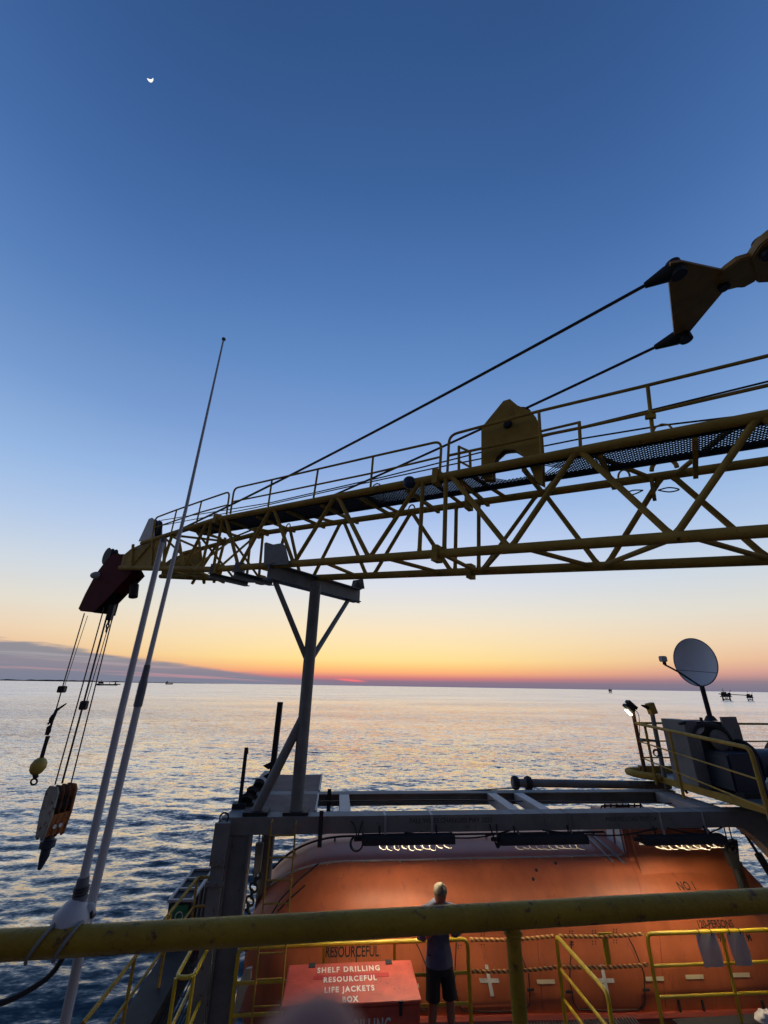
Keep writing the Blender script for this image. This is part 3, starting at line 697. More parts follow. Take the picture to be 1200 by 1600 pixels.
# slim posts on the corner of the frame
po = thing('steel_mast', onZ(374, 1262, BT), 'thin dark rod standing on the corner of the davit frame', 'mast')
b_ = onZ(374, 1262, BT); MB().tube(b_, onY(385, 1168, b_.y), .035, 8).build('rod', m_dark, po); MB().box((b_.x-.12, b_.y-.1, BT), (b_.x+.12, b_.y+.1, BT+.08)).build('foot', m_dark, po)
MB().bar(onY(386, 1178, b_.y), onY(386, 1170, b_.y), .08, .04).build('tab', m_dark, po)
po = thing('steel_mast', onZ(424, 1222, BT), 'short flat dark post rising behind the slanted strut', 'mast')
b_ = onZ(424, 1222, BT); t_ = onY(438, 1097, b_.y); MB().bar(b_, t_, .19, .12).build('flat_bar', m_dark, po)
for y_ in (1190, 1206): q_ = onY(424, y_, b_.y); MB().prism([q_, q_+V((-.18, 0, -.08)), q_+V((-.05, 0, -.16)), q_+V((.05, 0, -.1))], V((0, .06, 0))).build('bracket', m_dark, po)
# lead sheaves by the corner
for k_, (x_, y_) in enumerate(((388, 1240), (400, 1227), (380, 1252))):
    b_ = onZ(x_, y_+8, BT); sh = thing('lead_sheave', b_, ('dark rope sheave at the frame corner beside the thin rod', 'dark rope sheave behind the slanted strut foot', 'small dark rope sheave at the outer corner of the frame')[k_], 'sheave', 'lead sheaves at the frame corner')
    MB().lathe([(.03, -.04), (.11, -.04), (.085, 0), (.11, .04), (.03, .04)], b_+V((.05, 0, .11)), (0, .8, .6), 18).build('wheel', m_dark, sh)
    MB().bar(b_+V((-.14, 0, .04)), b_+V((.2, 0, .04)), .14, .05).build('base', m_dark, sh)

# ------------------------------------------------------------------ tubular lamps under the beam
def lamp(px_, tm, label, first=None):
    c_ = onY(px_, 1312, 8.72)
    if first: return copy_tree(first, c_, label)
    t = thing('tube_lamp', c_, label, 'lamp', 'tube lamps under the front beam')
    Lh = .78
    # curved hood
    pr = [(-.12, -.045), (-.12, .02), (-.09, .07), (-.03, .085), (.03, .085), (.09, .07), (.12, .02), (.13, -.10), (.115, -.10), (.1, .01), (0, .05), (-.1, .01), (-.105, -.045)]
    MB().prism([c_+V((0, y, z)) for y, z in pr], V((2*Lh, 0, 0))).build('hood', m_dark, t)
    for s_ in (-1, 1): MB().box((c_.x+s_*Lh-.02, c_.y-.118, c_.z-.045), (c_.x+s_*Lh+.02, c_.y+.118, c_.z+.068)).build('end_cap', m_dark, t)
    for y in (-.045, .045): MB().tube(c_+V((-Lh+.06, y, -.01)), c_+V((Lh-.06, y, -.01)), .017, 10).build('lamp_tube', tm, t)
    pts = []
    mb = MB()
    for k_ in range(10):
        x = c_.x-.44+k_*.125
        x += random.uniform(-.012, .012); dp = random.uniform(.075, .115); wl = random.uniform(.035, .06)
        pts = [V((x+wl*sin(a_*2), c_.y-.10*cos(a_), c_.z-.045-dp*sin(a_))) for a_ in [pi*i/12 for i in range(13)]]
        mb.path(pts, .0042, 6)
    mb.build('wire_guard', m_guard, t)
    for x in (-.5, .5): MB().tube(c_+V((x, 0, .08)), c_+V((x, .03, .20)), .015, 8).build('hanger', m_dark, t)
    MB().tube(c_+V((-Lh-.16, 0, .02)), c_+V((-Lh-.02, 0, .02)), .03, 10).build('cable_gland', m_dark, t)
    return t
l1 = lamp(638, m_tube, 'lit tube lamp beside the coiled cable loop, spiral guard glowing')
l2 = lamp(848, m_tubedim, 'dimly lit tube lamp under the middle of the beam')
l3 = lamp(1066, m_tube, 'lit tube lamp under the beam beside the fall block with the eye', l1)
# coiled cable loop hanging by the first lamp
c_ = onY(557, 1318, 8.66)
mb = MB().torus(c_, (0, 1, 0), .105, .014, 28).torus(c_+V((.01, .02, -.005)), (.1, 1, 0), .10, .012, 28)
mb.path(cr([c_+V((0, 0, .10)), c_+V((-.03, .03, .22)), c_+V((-.1, .06, .30))], 5), .012, 6).path(cr([c_+V((.02, 0, .10)), c_+V((.06, .03, .2)), c_+V((.1, .06, .3))], 5), .012, 6)
tagp(mb.build('cable_loop', m_black, loc=c_), 'black cable coiled in a ring hanging from the beam', 'cable')
c_ = onY(777, 1311, 8.66)
mb = MB().path(cr([c_+V((-.1, .06, .2)), c_+V((-.04, 0, -.05)), c_+V((0, 0, -.12)), c_+V((.08, 0, -.04)), c_+V((.16, .04, .03))], 6), .014, 6).path(cr([c_+V((.03, .06, .2)), c_+V((.0, 0, 0)), c_+V((-.01, 0, -.11)), c_+V((.06, 0, 0))], 6), .014, 6)
tagp(mb.build('cable_loop', m_black, loc=c_), 'tangled black cable drooping beside the dim tube lamp', 'cable')

# ------------------------------------------------------------------ lifeboat
boat = thing('lifeboat', V((4.0, 11.0, -6.2)), 'big orange enclosed lifeboat hanging under the davit frame', 'lifeboat')
X0, X1, YC = -1.42, 9.62, 11.0
ztop = lambda s: -3.05
def station(x):
    s = (x-X0)/(X1-X0); dl = (x-X0)/1.9; dr = (X1-x)/2.1
    fl = min(1, max(0, dl)); fr = min(1, max(0, dr)); f_ = min(fl, fr)
    r = (1-(1-f_)**2.3)**.5 if f_ < 1 else 1.0
    r = max(r, .10)
    ft = min(fl, min(1, max(0, (X1-x)/3.2))); rt_ = max(.1, (1-(1-ft)**2.3)**.5)**.9
    right_ = x > (X0+X1)/2
    b_ = 1.66*(.30+.70*r)
    zt = -3.05-(1.8 if right_ else 1.35)*(1-rt_)
    zg = -4.80+.12*(1-r)
    zk = -6.35+.85*(1-r)**1.2
    prof = [(0, zk), (.55, zk+.22), (.85, zk+.75), (.955, -5.30), (.985, -4.95), (1.0, zg), (.985, zg+.32), (.93, zg+.60*1)]
    hh = zt-prof[-1][1]
    prof += [(.86, prof[-1][1]+hh*.38), (.74, prof[-1][1]+hh*.64), (.60, prof[-1][1]+hh*.81), (.50, prof[-1][1]+hh*.89), (.40, prof[-1][1]+hh*.945), (.2, prof[-1][1]+hh*.985), (0, zt)]
    return [(b_*y, z) for y, z in prof]
def ring_pts(x):
    P = cr([V((x, YC-y, z)) for y, z in station(x)], 4); Q = [V((p.x, 2*YC-p.y, p.z)) for p in P[-2:0:-1]]
    return P+Q
xs_ = [X0+(X1-X0)*(.5-.5*cos(pi*i/70)) for i in range(71)]
mb = MB(); RG = [[mb.bm.verts.new(p) for p in ring_pts(x)] for x in xs_]; nn = len(RG[0])
for A, B in zip(RG, RG[1:]):
    for k_ in range(nn): mb.bm.faces.new((A[k_], A[(k_+1) % nn], B[(k_+1) % nn], B[k_]))
mb.bm.faces.new(RG[0][::-1]); mb.bm.faces.new(RG[-1])
bmesh.ops.recalc_face_normals(mb.bm, faces=mb.bm.faces)
BV = BVHTree.FromBMesh(mb.bm)
hull = mb.build('hull', m_orange, boat, sharp=60)
def hit(x, y, off=.0):
    d_ = ray(x, y).normalized(); h = BV.ray_cast(V((0, 0, 0)), d_)
    if h[0] is None: return onY(x, y, 10.6), V((0, -1, 0))
    n = h[1] if h[1].dot(d_) < 0 else -h[1]
    return h[0]+n*off, n
def hull_line(pts, r, name, m, off=.02, parent=boat, n=6, closed=False):
    P = []
    for (x0, y0), (x1, y1) in zip(pts, pts[1:]):
        k = max(2, int(hypot(x1-x0, y1-y0)/10))
        for i in range(k): P.append(hit(x0+(x1-x0)*i/k, y0+(y1-y0)*i/k, off)[0])
    if not closed: P.append(hit(*pts[-1], off)[0])
    return MB().path(P, r, n, closed).build(name, m, parent)
# roof skin, a hair above the hull, sky light put into its paler orange
mb = MB(); rows = []
for x in [X0+1.0+(X1-X0-2.0)*i/60 for i in range(61)]:
    R = ring_pts(x); k0 = 4*11; seg = R[k0:len(R)//2*2-k0+1] if False else R[k0:nn-k0+1]
    rows.append([mb.bm.verts.new(V((p.x, p.y, p.z+.012))) for p in seg])
for A, B in zip(rows, rows[1:]):
    for a_, b_, c2, d2 in zip(A, A[1:], B[1:], B): mb.bm.faces.new((a_, b_, c2, d2))
mb.build('roof_panel', m_roof, boat, sharp=60)
# grab rails: along the shoulder and round the roof edge
def shoulder(k_, x0, x1, off, r, name, m, every=.75):
    P = []; S = MB()
    for i in range(61):
        x = x0+(x1-x0)*i/60; p = ring_pts(x)[k_]; q_ = ring_pts(x)[k_+1]; p0 = ring_pts(x)[k_-1]
        t = (q_-p0).normalized(); n = V((0, -t.z, t.y));
        if n.z < 0: n = -n
        P.append(p+n*off)
        if i % 6 == 3: S.tube(p, p+n*off, r*1.1, 6)
    o = MB().path(P, r, 8).build(name, m, boat); S.build('rail_stud', m, boat)
shoulder(4*11-1, X0+.35, 6.05, .045, .016, 'grab_rail', m_lgrey)
shoulder(4*14-1, X0+.3, 7.2, .07, .02, 'roof_rail', m_dark)
# conning cabin
cb = [V(p) for p in ((6.05, 9.62, -3.75), (9.05, 9.66, -3.95), (9.0, 12.4, -3.8), (5.95, 12.4, -3.8))]
ct = [V(p) for p in ((6.32, 10.28, -2.66), (8.25, 10.30, -2.70), (8.15, 11.8, -2.70), (6.30, 11.8, -2.66))]
mb = MB(); mb.hexa(cb+ct); cabin = mb.build('conning_cabin', m_orange, boat, bevel=.10)
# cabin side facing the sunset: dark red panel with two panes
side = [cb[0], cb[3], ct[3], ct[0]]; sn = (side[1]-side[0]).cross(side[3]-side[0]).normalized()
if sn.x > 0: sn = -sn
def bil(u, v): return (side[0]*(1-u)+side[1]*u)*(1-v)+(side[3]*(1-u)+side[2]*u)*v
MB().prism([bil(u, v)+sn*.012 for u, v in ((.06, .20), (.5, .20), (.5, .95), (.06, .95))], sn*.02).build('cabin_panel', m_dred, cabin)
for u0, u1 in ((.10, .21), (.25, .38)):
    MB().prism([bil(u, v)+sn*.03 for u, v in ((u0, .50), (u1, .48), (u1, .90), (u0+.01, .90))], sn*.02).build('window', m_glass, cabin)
p0, p1 = onY(938, 1264, 11.0), onY(1004, 1264, 11.0)
hx = (p0.x+p1.x)/2
MB().lathe([(.40, -.16), (.42, 0), (.36, .05), (.05, .07)], V((hx, 11.0, p0.z-.015)), (0, 0, 1), 24).build('roof_hatch', m_orange, cabin)
zr = onY(970, 1258, 11.0).z
P = [V((p0.x-.12, 10.95, zr-.22)), V((p0.x+.02, 10.95, zr)), V((p1.x-.04, 10.95, zr)), V((p1.x+.1, 10.95, zr-.22))]
mb = MB().path(P, .02, 8)
for k_ in range(7): x = p0.x+.08+k_*(p1.x-p0.x-.16)/6; mb.tube((x, 10.95, zr-.05), (x+.02, 10.95, zr+.04), .018, 6)
mb.build('hatch_rail', m_dark, cabin)
MB().path([hit(905, 1302, .05)[0], hit(930, 1322, .05)[0], hit(957, 1350, .05)[0]], .02, 8).path([hit(915, 1300, .06)[0], hit(945, 1325, .06)[0], hit(975, 1352, .05)[0]], .02, 8).build('cabin_grab_rail', m_lgrey, boat)
# doors with dark seals, handles, crosses; tape dashes
def hquad(pts, m, name, off=.006, parent=boat):
    mb = MB(); (a_, b_, c2, d2) = pts; k = 6; G = []
    for i in range(k+1):
        row = []
        for j in range(k+1):
            u, v = i/k, j/k
            x = (a_[0]*(1-u)+b_[0]*u)*(1-v)+(d2[0]*(1-u)+c2[0]*u)*v; y = (a_[1]*(1-u)+b_[1]*u)*(1-v)+(d2[1]*(1-u)+c2[1]*u)*v
            row.append(mb.bm.verts.new(hit(x, y, off)[0]))
        G.append(row)
    for i in range(k):
        for j in range(k): mb.bm.faces.new((G[i][j], G[i+1][j], G[i+1][j+1], G[i][j+1]))
    return mb.build(name, m, parent)
for dx in (0, -180, -335):
    pts = [(893, 1470), (890, 1530), (896, 1566), (904, 1577), (950, 1579), (998, 1577), (1008, 1566), (1006, 1520), (990, 1480), (980, 1462)]
    q_ = [(x+dx, y+(2 if dx else 0)) for x, y in pts]
    door = hquad([(897+dx, 1472), (982+dx, 1466), (1005+dx, 1572), (897+dx, 1574)], m_orange, 'door', .004)
    hull_line(q_, .009, 'door_seal', m_dark, .004, door)
    for hx_, hy_ in ((1008, 1545), (888, 1548)): 
        c_, n = hit(hx_+dx, hy_, .03); MB().bar(c_-V((.06, 0, 0)), c_+V((.06, 0, 0)), .02, .03).tube(c_-n*.04, c_, .015, 6).build('door_handle', m_dark, door)
    cxx = 941+dx
    hquad([(cxx-4, 1507), (cxx+1, 1507), (cxx+11, 1556), (cxx+5, 1556)], m_white, 'cross_mark', .012, door)
    hquad([(cxx-13, 1528), (cxx+17, 1528), (cxx+19, 1535), (cxx-11, 1535)], m_white, 'cross_mark', .013, door)
for x_, y_ in ((852, 1533.5), (1022, 1529), (1084, 1526), (1156, 1523), (1215, 1520), (640, 1540)):
    hquad([(x_-14, y_-3.5), (x_+14, y_-4), (x_+15, y_+3), (x_-13, y_+3.5)], m_tape, 'reflective_tape', .011)
for x_, y_ in ((718, 1460), (754, 1460), (892, 1458), (928, 1457), (961, 1455), (718, 1480), (754, 1479), (893, 1475), (928, 1474), (961, 1472)):
    for u in (-2.2, 2.2):
        for v in (-3, 1): c_, n = hit(x_+u, y_+v, .004); MB().tube(c_-n*.003, c_+n*.002, .011, 8).build('vent_hole', m_blk, boat)
for x_, y_ in ((833, 1374), (838, 1360), (868, 1349), (1057, 1346)):
    c_, n = hit(x_, y_, .004); MB().tube(c_-n*.003, c_+n*.01, .03, 10).build('bolt_head', m_blk, boat)
def htext(s, px_, py_, hpx, m, xs=.8, bold=.003, wpx=None):
    c_, n = hit(px_, py_); a1, _ = hit(px_-25, py_+.5); a2, _ = hit(px_+25, py_-.5)
    t_, _ = hit(px_, py_-hpx/2); b_, _ = hit(px_, py_+hpx/2)
    xa = (a2-a1).normalized(); n = (n-xa*n.dot(xa)).normalized(); ya = n.cross(xa)
    if ya.z < 0: ya = -ya
    size = (t_-b_).length/.70
    place_text(s, size, c_, xa, ya, boat, m, BV, .006, bold, xs)
htext('SHELF DRILLING', 551, 1464.5, 16, m_blk, .74); htext('RESOURCEFUL', 550, 1487.5, 17, m_blk, .76)
htext('NO 1', 1073, 1385, 11, m_blk, .85); htext('120-PERSONS', 1117, 1444, 11, m_blk, .82); htext('9.3 X 3.20 M', 1148, 1465.5, 11, m_blk, .85)
# side fender with grab line loops below it, and skates
hull_line([(440, 1592), (600, 1593), (800, 1589), (1000, 1586), (1190, 1580)], .05, 'fender', m_dred, .03)
for x_ in (1097, 1190, 1060):
    c_, n = hit(x_, 1569, .02); MB().bar(c_+V((0, 0, .07)), c_-V((0, 0, .09)), .03, .03).build('line_cleat', m_dark, boat)
# seam down from the cabin corner
hull_line([(988, 1352), (1000, 1385), (1003, 1420)], .006, 'seam', m_dred, .002)
for x_ in (642, 842, 1034): hull_line([(x_-4, 1455), (x_, 1500), (x_+6, 1575)], .004, 'seam', m_dred, .001)
# bow lines at the tapering end
hull_line([(500, 1352), (468, 1378), (440, 1408), (420, 1440)], .014, 'lifeline', m_dark, .05)
hull_line([(478, 1385), (455, 1405), (436, 1425)], .012, 'lifeline', m_dark, .04)

# fall blocks holding the boat
def fallblock(pts, wires, Yp, label, chain):
    P = [onY(x, y, Yp) for x, y in pts]; c_ = sum(P, V((0, 0, 0)))/len(P)
    t = thing('fall_block', c_, label, 'fall block', 'fall blocks holding the lifeboat')
    MB().prism(P, V((0, .12, 0))).build('cheek', m_grey if chain else m_dark, t, bevel=.008)
    top = P[0].lerp(P[1], .5)
    for x_, y_ in wires: a_ = onY(x_, y_, Yp); MB().tube(a_, V((a_.x+.0, Yp, BT-.2)), .012, 6).build('wire', m_rope, t)
    if chain:
        for k_ in range(9):
            z_ = P[2].z-.05-.095*k_; MB().torus(V((P[2].x-.05-.02*k_, Yp, z_)), (1, 0, 0) if k_ % 2 else (0, 1, 0), .055, .02, 14, 6, 1.4).build('chain_link', m_dark, t)
        z_ = P[2].z-.95; MB().ball(V((P[2].x-.1, Yp, z_)), .14, (1, .7, 1.1)).build('hook', m_dark, t)
        MB().ball(V((P[2].x-.32, Yp+.1, z_-.02)), .13, (1, .8, 1)).build('swivel', m_dark, t)
    else:
        MB().torus(c_+V((-.02, -.07, .1)), (0, 1, 0), .055, .028).build('eye', m_dark, t)
        MB().tube(P[3].lerp(P[2], .5)+V((0, 0, .05)), P[3].lerp(P[2], .5)-V((-.06, 0, .5)), .06, 10).build('hook_shank', m_dark, t)
    return t
fallblock([(400, 1317), (412, 1317), (407, 1360), (396, 1375)], [(404, 1320), (409, 1320)], 9.7, 'grey fall block and rusty chain beside the corner column', True)
fallblock([(1126, 1316), (1149, 1311), (1153, 1352), (1143, 1356)], [(1136, 1312), (1144, 1312)], 9.4, 'grey tapered fall block with an eye beside the lamp guard', False)
# painter rope bundle and dark strut at the boat's far end
p = onY(1165, 1385, 9.6)
mb = MB()
for k_ in range(5): mb.path(cr([p+V((-.06+.02*k_, 0, .38)), p+V((-.1+.06*k_, .03*k_, .1)), p+V((-.08+.05*k_, .0, -.3))], 6), .024, 7)
tagp(mb.build('rope_bundle', mat('dirty_amber_rope', (.22, .12, .03), .8, bump=.5, bscale=80), loc=p), 'amber ropes bunched below the tapered fall block', 'rope')
a_, b_ = onY(1160, 1296, 9.9), onY(1206, 1368, 9.9)
st_ = thing('strop', a_, 'dark slanting steel strop between the block and the knee column', 'strop')
MB().tube(a_, b_, .03, 8).build('rod', m_dark, st_); MB().tube(a_.lerp(b_, .55), b_, .075, 10).build('sleeve', m_dark, st_); MB().bar(a_.lerp(b_, .02), a_.lerp(b_, .1), .1, .08).build('clevis', m_dark, st_)

# ------------------------------------------------------------------ lower deck
ZD = -4.83
def deck_panel(x0, x1, y0, y1):
    mb = MB(); k_ = int((x1-x0)/.05)
    for i in range(k_): mb.box((x0+i*.05, y0, ZD-.035), (x0+i*.05+.008, y1, ZD))
    for j in range(int((y1-y0)/.4)+1): mb.box((x0, y0+j*.4, ZD-.045), (x1, y0+j*.4+.01, ZD-.0355))
    return mb
o = deck_panel(-1.2, 5.05, 7.2, 8.82).build('deck', m_grate, loc=(0, 0, 0)); tagp(o, 'steel grating deck below the lifeboat rail', None, None, 'structure')
o = deck_panel(-2.49, -1.95, 5.5, 11.6).build('deck', m_dark, loc=(0, 0, 0)); tagp(o, 'steel grating walkway outside the corner column', None, None, 'structure')
o = MB().box((-1.2, 1.5, ZD-.06), (8.4, 7.19, ZD-.002)).build('deck', m_deckp); tagp(o, 'plate deck inboard of the grating', None, None, 'structure')
o = MB().box((-6, -3, -1.69), (8, .9, -1.65)).build('deck', m_deckp); tagp(o, 'upper plate deck where the photographer stands', None, None, 'structure')
tagp(MB().box((-3.0, 5.4, ZD-.35), (-2.5, 11.5, ZD+.12)).build('walkway_trough', m_dark, loc=(-2.8, 8, ZD)), 'dark broad box girder running along the walkway over the water', 'girder')
# edge beam along the outside walkway
tagp(MB().ibeam(V((-2.0, 5.5, ZD-.22)), V((-2.0, 11.7, ZD-.22)), .18, .32, .02).build('walkway_beam', m_grey, loc=(-2.0, 8, ZD-.22)), 'dark edge beam under the outside grating walkway', 'beam')
ZR = -3.73
def rail(name, label, lines, posts, loc, m=m_rail, r=.027, group=None):
    t = thing(name, loc, label, 'guard rail', group)
    for nm, pts, rr in lines: MB().path(rounded(pts, .10) if len(pts) > 2 else pts, rr, 10).build(nm, m, t)
    for a_, b_ in posts: MB().tube(a_, b_, r*.92, 10).build('post', m, t)
    return t
Yr = 8.63; xL, xM = -1.28, 2.30
rail('guard_rail', 'yellow three-bar rail from the ladder to the person, brightly lit on top',
     [('top_bar', [(xL, Yr, ZD+.004), (xL, Yr, ZR), (xM, Yr, ZR), (xM, Yr, ZD+.004)], .029), ('middle_bar', [(xL, Yr, -4.13), (xM, Yr, -4.13)], .022), ('lower_bar', [(xL, Yr, -4.48), (xM, Yr, -4.48)], .022)],
     [((x, Yr, ZD+.004), (x, Yr, ZR)) for x in (.02, 1.12)], V((.5, Yr, ZD)))
xa_, xb_ = 5.33, 9.2
rail('guard_rail', 'yellow three-bar rail with two grey cards hanging on it',
     [('top_bar', [(xa_, Yr-.06, ZD+.004), (xa_, Yr-.06, ZR), (xb_, Yr-.12, ZR)], .029), ('middle_bar', [(xa_, Yr-.06, -4.13), (xb_, Yr-.12, -4.13)], .022), ('lower_bar', [(xa_, Yr-.06, -4.50), (xb_, Yr-.12, -4.50)], .022)],
     [((x, Yr-.08, ZD+.004), (x, Yr-.08, ZR)) for x in (6.66, 8.0)], V((7, Yr, ZD)))
xs = 3.79
rail('guard_rail', 'short yellow rail running inboard between the twisted ropes',
     [('top_bar', [(xs, Yr, ZD+.004), (xs, Yr, ZR), (xs+.02, 7.25, ZR), (xs+.02, 7.22, ZD+.004)], .029), ('middle_bar', [(xs, Yr, -4.13), (xs+.02, 7.24, -4.13)], .022), ('lower_bar', [(xs, Yr, -4.48), (xs+.02, 7.24, -4.48)], .022)], [], V((xs, 8, ZD)))
# twisted barrier ropes across the gaps
def twist(a_, b_, label, sag=.02):
    a_, b_ = V(a_), V(b_); t = thing('barrier_rope', a_, label, 'rope', 'twisted barrier ropes across the rail gaps'); n_ = 200; Ln = (b_-a_).length
    for ph, m in ((0, m_twy), (pi, m_twr)):
        P = []
        for i in range(n_+1):
            u = i/n_; c_ = a_.lerp(b_, u)-V((0, 0, sag*4*u*(1-u))); ang = 2*pi*u*Ln/.085+ph
            P.append(c_+V((0, cos(ang), sin(ang)))*.013)
        MB().path(P, .0145, 6).build('strand', m, t)
g_ = xM+.05
twist((g_, Yr, ZR-.01), (xs-.05, Yr, ZR-.01), 'upper twisted red and yellow rope across the gap nearer the person')
twist((g_, Yr, -4.12), (xs-.05, Yr, -4.12), 'lower twisted red and yellow rope across the gap nearer the person')
twist((xs+.06, Yr, ZR-.01), (xa_-.05, Yr-.04, ZR-.01), 'upper twisted red and yellow rope across the gap nearer the hanging cards')
twist((xs+.06, Yr, -4.12), (xa_-.05, Yr-.04, -4.12), 'lower twisted red and yellow rope across the gap nearer the hanging cards')
b_ = thing('rope_stay', V((4.62, Yr, -3.9)), 'short yellow flat bar hung between two barrier ropes', 'stay bar')
MB().box((4.58, Yr-.015, -4.14), (4.67, Yr+.015, ZR+.005)).build('bar', m_rail, b_); MB().box((4.50, Yr-.03, ZR-.03), (4.75, Yr-.016, ZR+.02)).build('clip', m_rail, b_)
for x_, w_, lab in ((6.34, .36, 'larger grey laminated card hanging on the yellow rail'), (6.87, .32, 'smaller grey laminated card hanging on the yellow rail by the lower end')):
    p = V((x_, Yr-.115, ZR)); t = thing('hanging_card', p, lab if w_ > .34 else 'narrower grey laminated card hanging on the yellow rail', 'sign', 'grey cards on the rail')
    G = MB(); k = 8
    vs = [[G.bm.verts.new(V((x_-w_/2+w_*i/k+.015*j/k, Yr-.115-.03*(j/k)+.012*sin(i*1.1+j*.6), ZR-.01-.40*j/k))) for j in range(k+1)] for i in range(k+1)]
    for i in range(k):
        for j in range(k): G.bm.faces.new((vs[i][j], vs[i+1][j], vs[i+1][j+1], vs[i][j+1]))
    ret = bmesh.ops.solidify(G.bm, geom=G.bm.faces[:], thickness=.004)
    G.build('card', m_card, t)
    for s_ in (-.3, .3): MB().torus(V((x_+w_*s_, Yr-.09, ZR)), (1, 0, 0), .036, .005).build('tie', m_black, t)
# life jacket box
bx0, bx1, by0, by1, bz = -.50, 1.36, 7.62, 8.52, -3.90
box = thing('storage_box', V(((bx0+bx1)/2, by0, ZD)), 'red wooden life jacket box with white stencilled lid in front of the rail', 'storage box')
MB().box((bx0+.02, by0+.02, ZD), (bx1-.02, by1-.02, bz-.05)).build('body', m_box, box, bevel=.008)
MB().box((bx0, by0, bz-.040), (bx1, by1, bz)).build('lid', m_box, box, bevel=.008)
for x_ in (bx0+.021, bx1-.051): MB().box((x_, by0+.008, ZD), (x_+.03, by0+.019, bz-.055)).build('corner_angle', m_box, box)
for x_ in (bx0+.35, bx1-.35): MB().box((x_-.05, by1-.10, bz+.0005), (x_+.05, by1+.01, bz+.009)).build('hinge', m_dark, box)
MB().box((-.12, by0+.52, bz+.0005), (.98, by0+.61, bz+.003)).build('paint_patch', m_patch, box)
cxb = .44
for s, px_, py_, hpx in (('SHELF DRILLING', 545, 1515, 9), ('RESOURCEFUL', 547, 1530, 9), ('LIFE JACKETS', 546, 1546, 9.5), ('BOX', 547, 1562, 9.5)):
    p = onZ(px_, py_, bz+.002); h_ = (onZ(px_, py_-hpx/2, bz)-onZ(px_, py_+hpx/2, bz)).length
    place_text(s, h_/.80, V((p.x, p.y, bz+.004)), (1, 0, 0), (0, 1, 0), box, m_white, th=.001, bold=.006, xs=.60, air=1.28)
place_text('SHELF DRILLING', .20, V((cxb, by0+.018, bz-.24)), (1, 0, 0), (0, 0, 1), box, m_white, th=.003, bold=.005, xs=.62, air=1.15)
lx = onY(626, 1575, by0).x
MB().box((lx-.02, by0-.016, bz-.14), (lx+.02, by0-.001, bz-.015)).box((lx-.035, by0-.02, bz-.012), (lx+.035, by0-.001, bz+.006)).build('latch', m_dark, box)
# fixed ladder up to the frame
lad = thing('ladder', V((-.7, 8.5, ZD)), 'thin yellow fixed ladder from the deck up to the davit frame', 'ladder')
la = [onY(x, y, 8.56) for x, y in ((424, 1288), (462, 1290))]
for p in la:
    MB().path([V((p.x, 8.70, p.z+.03)), V((p.x, 8.57, p.z+.02)), V((p.x, 8.5, ZD+.004))], .014, 8).build('stile', m_boom, lad)
z_ = la[0].z-.15
while z_ > ZD+.1: MB().tube((la[0].x, 8.54, z_), (la[1].x, 8.54, z_), .012, 8).build('rung', m_boom, lad); z_ -= .292
# pale bracket leaning by the ladder
p = onY(388, 1520, 8.9)
t = thing('hinged_bracket', p, 'pale grey hinged bracket beside the ladder foot', 'bracket')
MB().prism([onY(x, y, 8.9) for x, y in ((385, 1513), (394, 1511), (392, 1530), (383, 1552), (370, 1595), (362, 1600), (372, 1540))], V((0, .05, 0))).build('plate', m_lgrey, t)
# outside walkway rails
fy = onZ(309, 1371, ZR).y; lxo = onZ(309, 1371, ZR).x
pn0 = onZ(129, 1600, ZR)
rail('guard_rail', 'weathered yellow rail along the outer edge of the walkway over the water',
     [('top_bar', [(-1.9, fy, ZR), (lxo, fy, ZR), (pn0.x, pn0.y, ZR)], .027), ('middle_bar', [(-1.9, fy, -4.2), (lxo, fy, -4.2), (pn0.x, pn0.y, -4.2)], .023)],
     [((lxo+(pn0.x-lxo)*t_, fy+(pn0.y-fy)*t_, ZD-.02), (lxo+(pn0.x-lxo)*t_, fy+(pn0.y-fy)*t_, ZR)) for t_ in (0, .35, .68)], V((lxo, fy, ZD)), m=m_boom)
ga, gb = onZ(275, 1528, ZR), onZ(302, 1528, ZR); ge = onZ(327, 1482, ZR)
rail('guard_rail', 'narrow yellow looped rail standing in the grating beside the column',
     [('top_bar', [(ga.x, 9.6, ZR), (ga.x, ga.y, ZR), (gb.x, ga.y, ZR), (gb.x, 9.6, ZR)], .026), ('lower_bar', [(ga.x, 9.6, -4.3), (ga.x, ga.y, -4.3), (gb.x, ga.y, -4.3), (gb.x, 9.6, -4.3)], .022)],
     [((ga.x, ga.y, ZD-.02), (ga.x, ga.y, ZR)), ((gb.x, ga.y, ZD-.02), (gb.x, ga.y, ZR)), ((ga.x, 9.5, ZD-.02), (ga.x, 9.5, ZR)), ((gb.x, 9.5, ZD-.02), (gb.x, 9.5, ZR))], V((ga.x, ga.y, ZD)))
# embarkation ladder crate beyond the walkway rail
a_ = onY(259, 1410, 9.9); b_ = onY(284, 1408, 9.9)
w_ = b_.x-a_.x+.08; zt = -3.9
cr_ = thing('ladder_crate', V((a_.x, 9.9, ZD)), 'dark slatted crate with a green sign hanging outside the walkway rail', 'crate')
cx0, cx1, cy0, cy1 = onZ(262, 1406, -4.05).x, onZ(262, 1406, -4.05).x+.5, onZ(262, 1406, -4.05).y, onZ(262, 1406, -4.05).y+1.6
zt = -4.05; zb = -5.1
MB().box((cx0+.03, cy0+.03, zb), (cx1-.03, cy1-.03, zt-.05)).build('body', m_dark, cr_)
mb = MB(); mb.box((cx0, cy0, zt-.05), (cx0+.05, cy1, zt)); mb.box((cx1-.05, cy0, zt-.05), (cx1, cy1, zt))
for k_ in range(4): y_ = cy0+k_*(cy1-cy0-.05)/3; mb.box((cx0+.051, y_, zt-.045), (cx1-.051, y_+.05, zt-.002))
mb.build('top_frame', m_lgrey, cr_)
mb = MB()
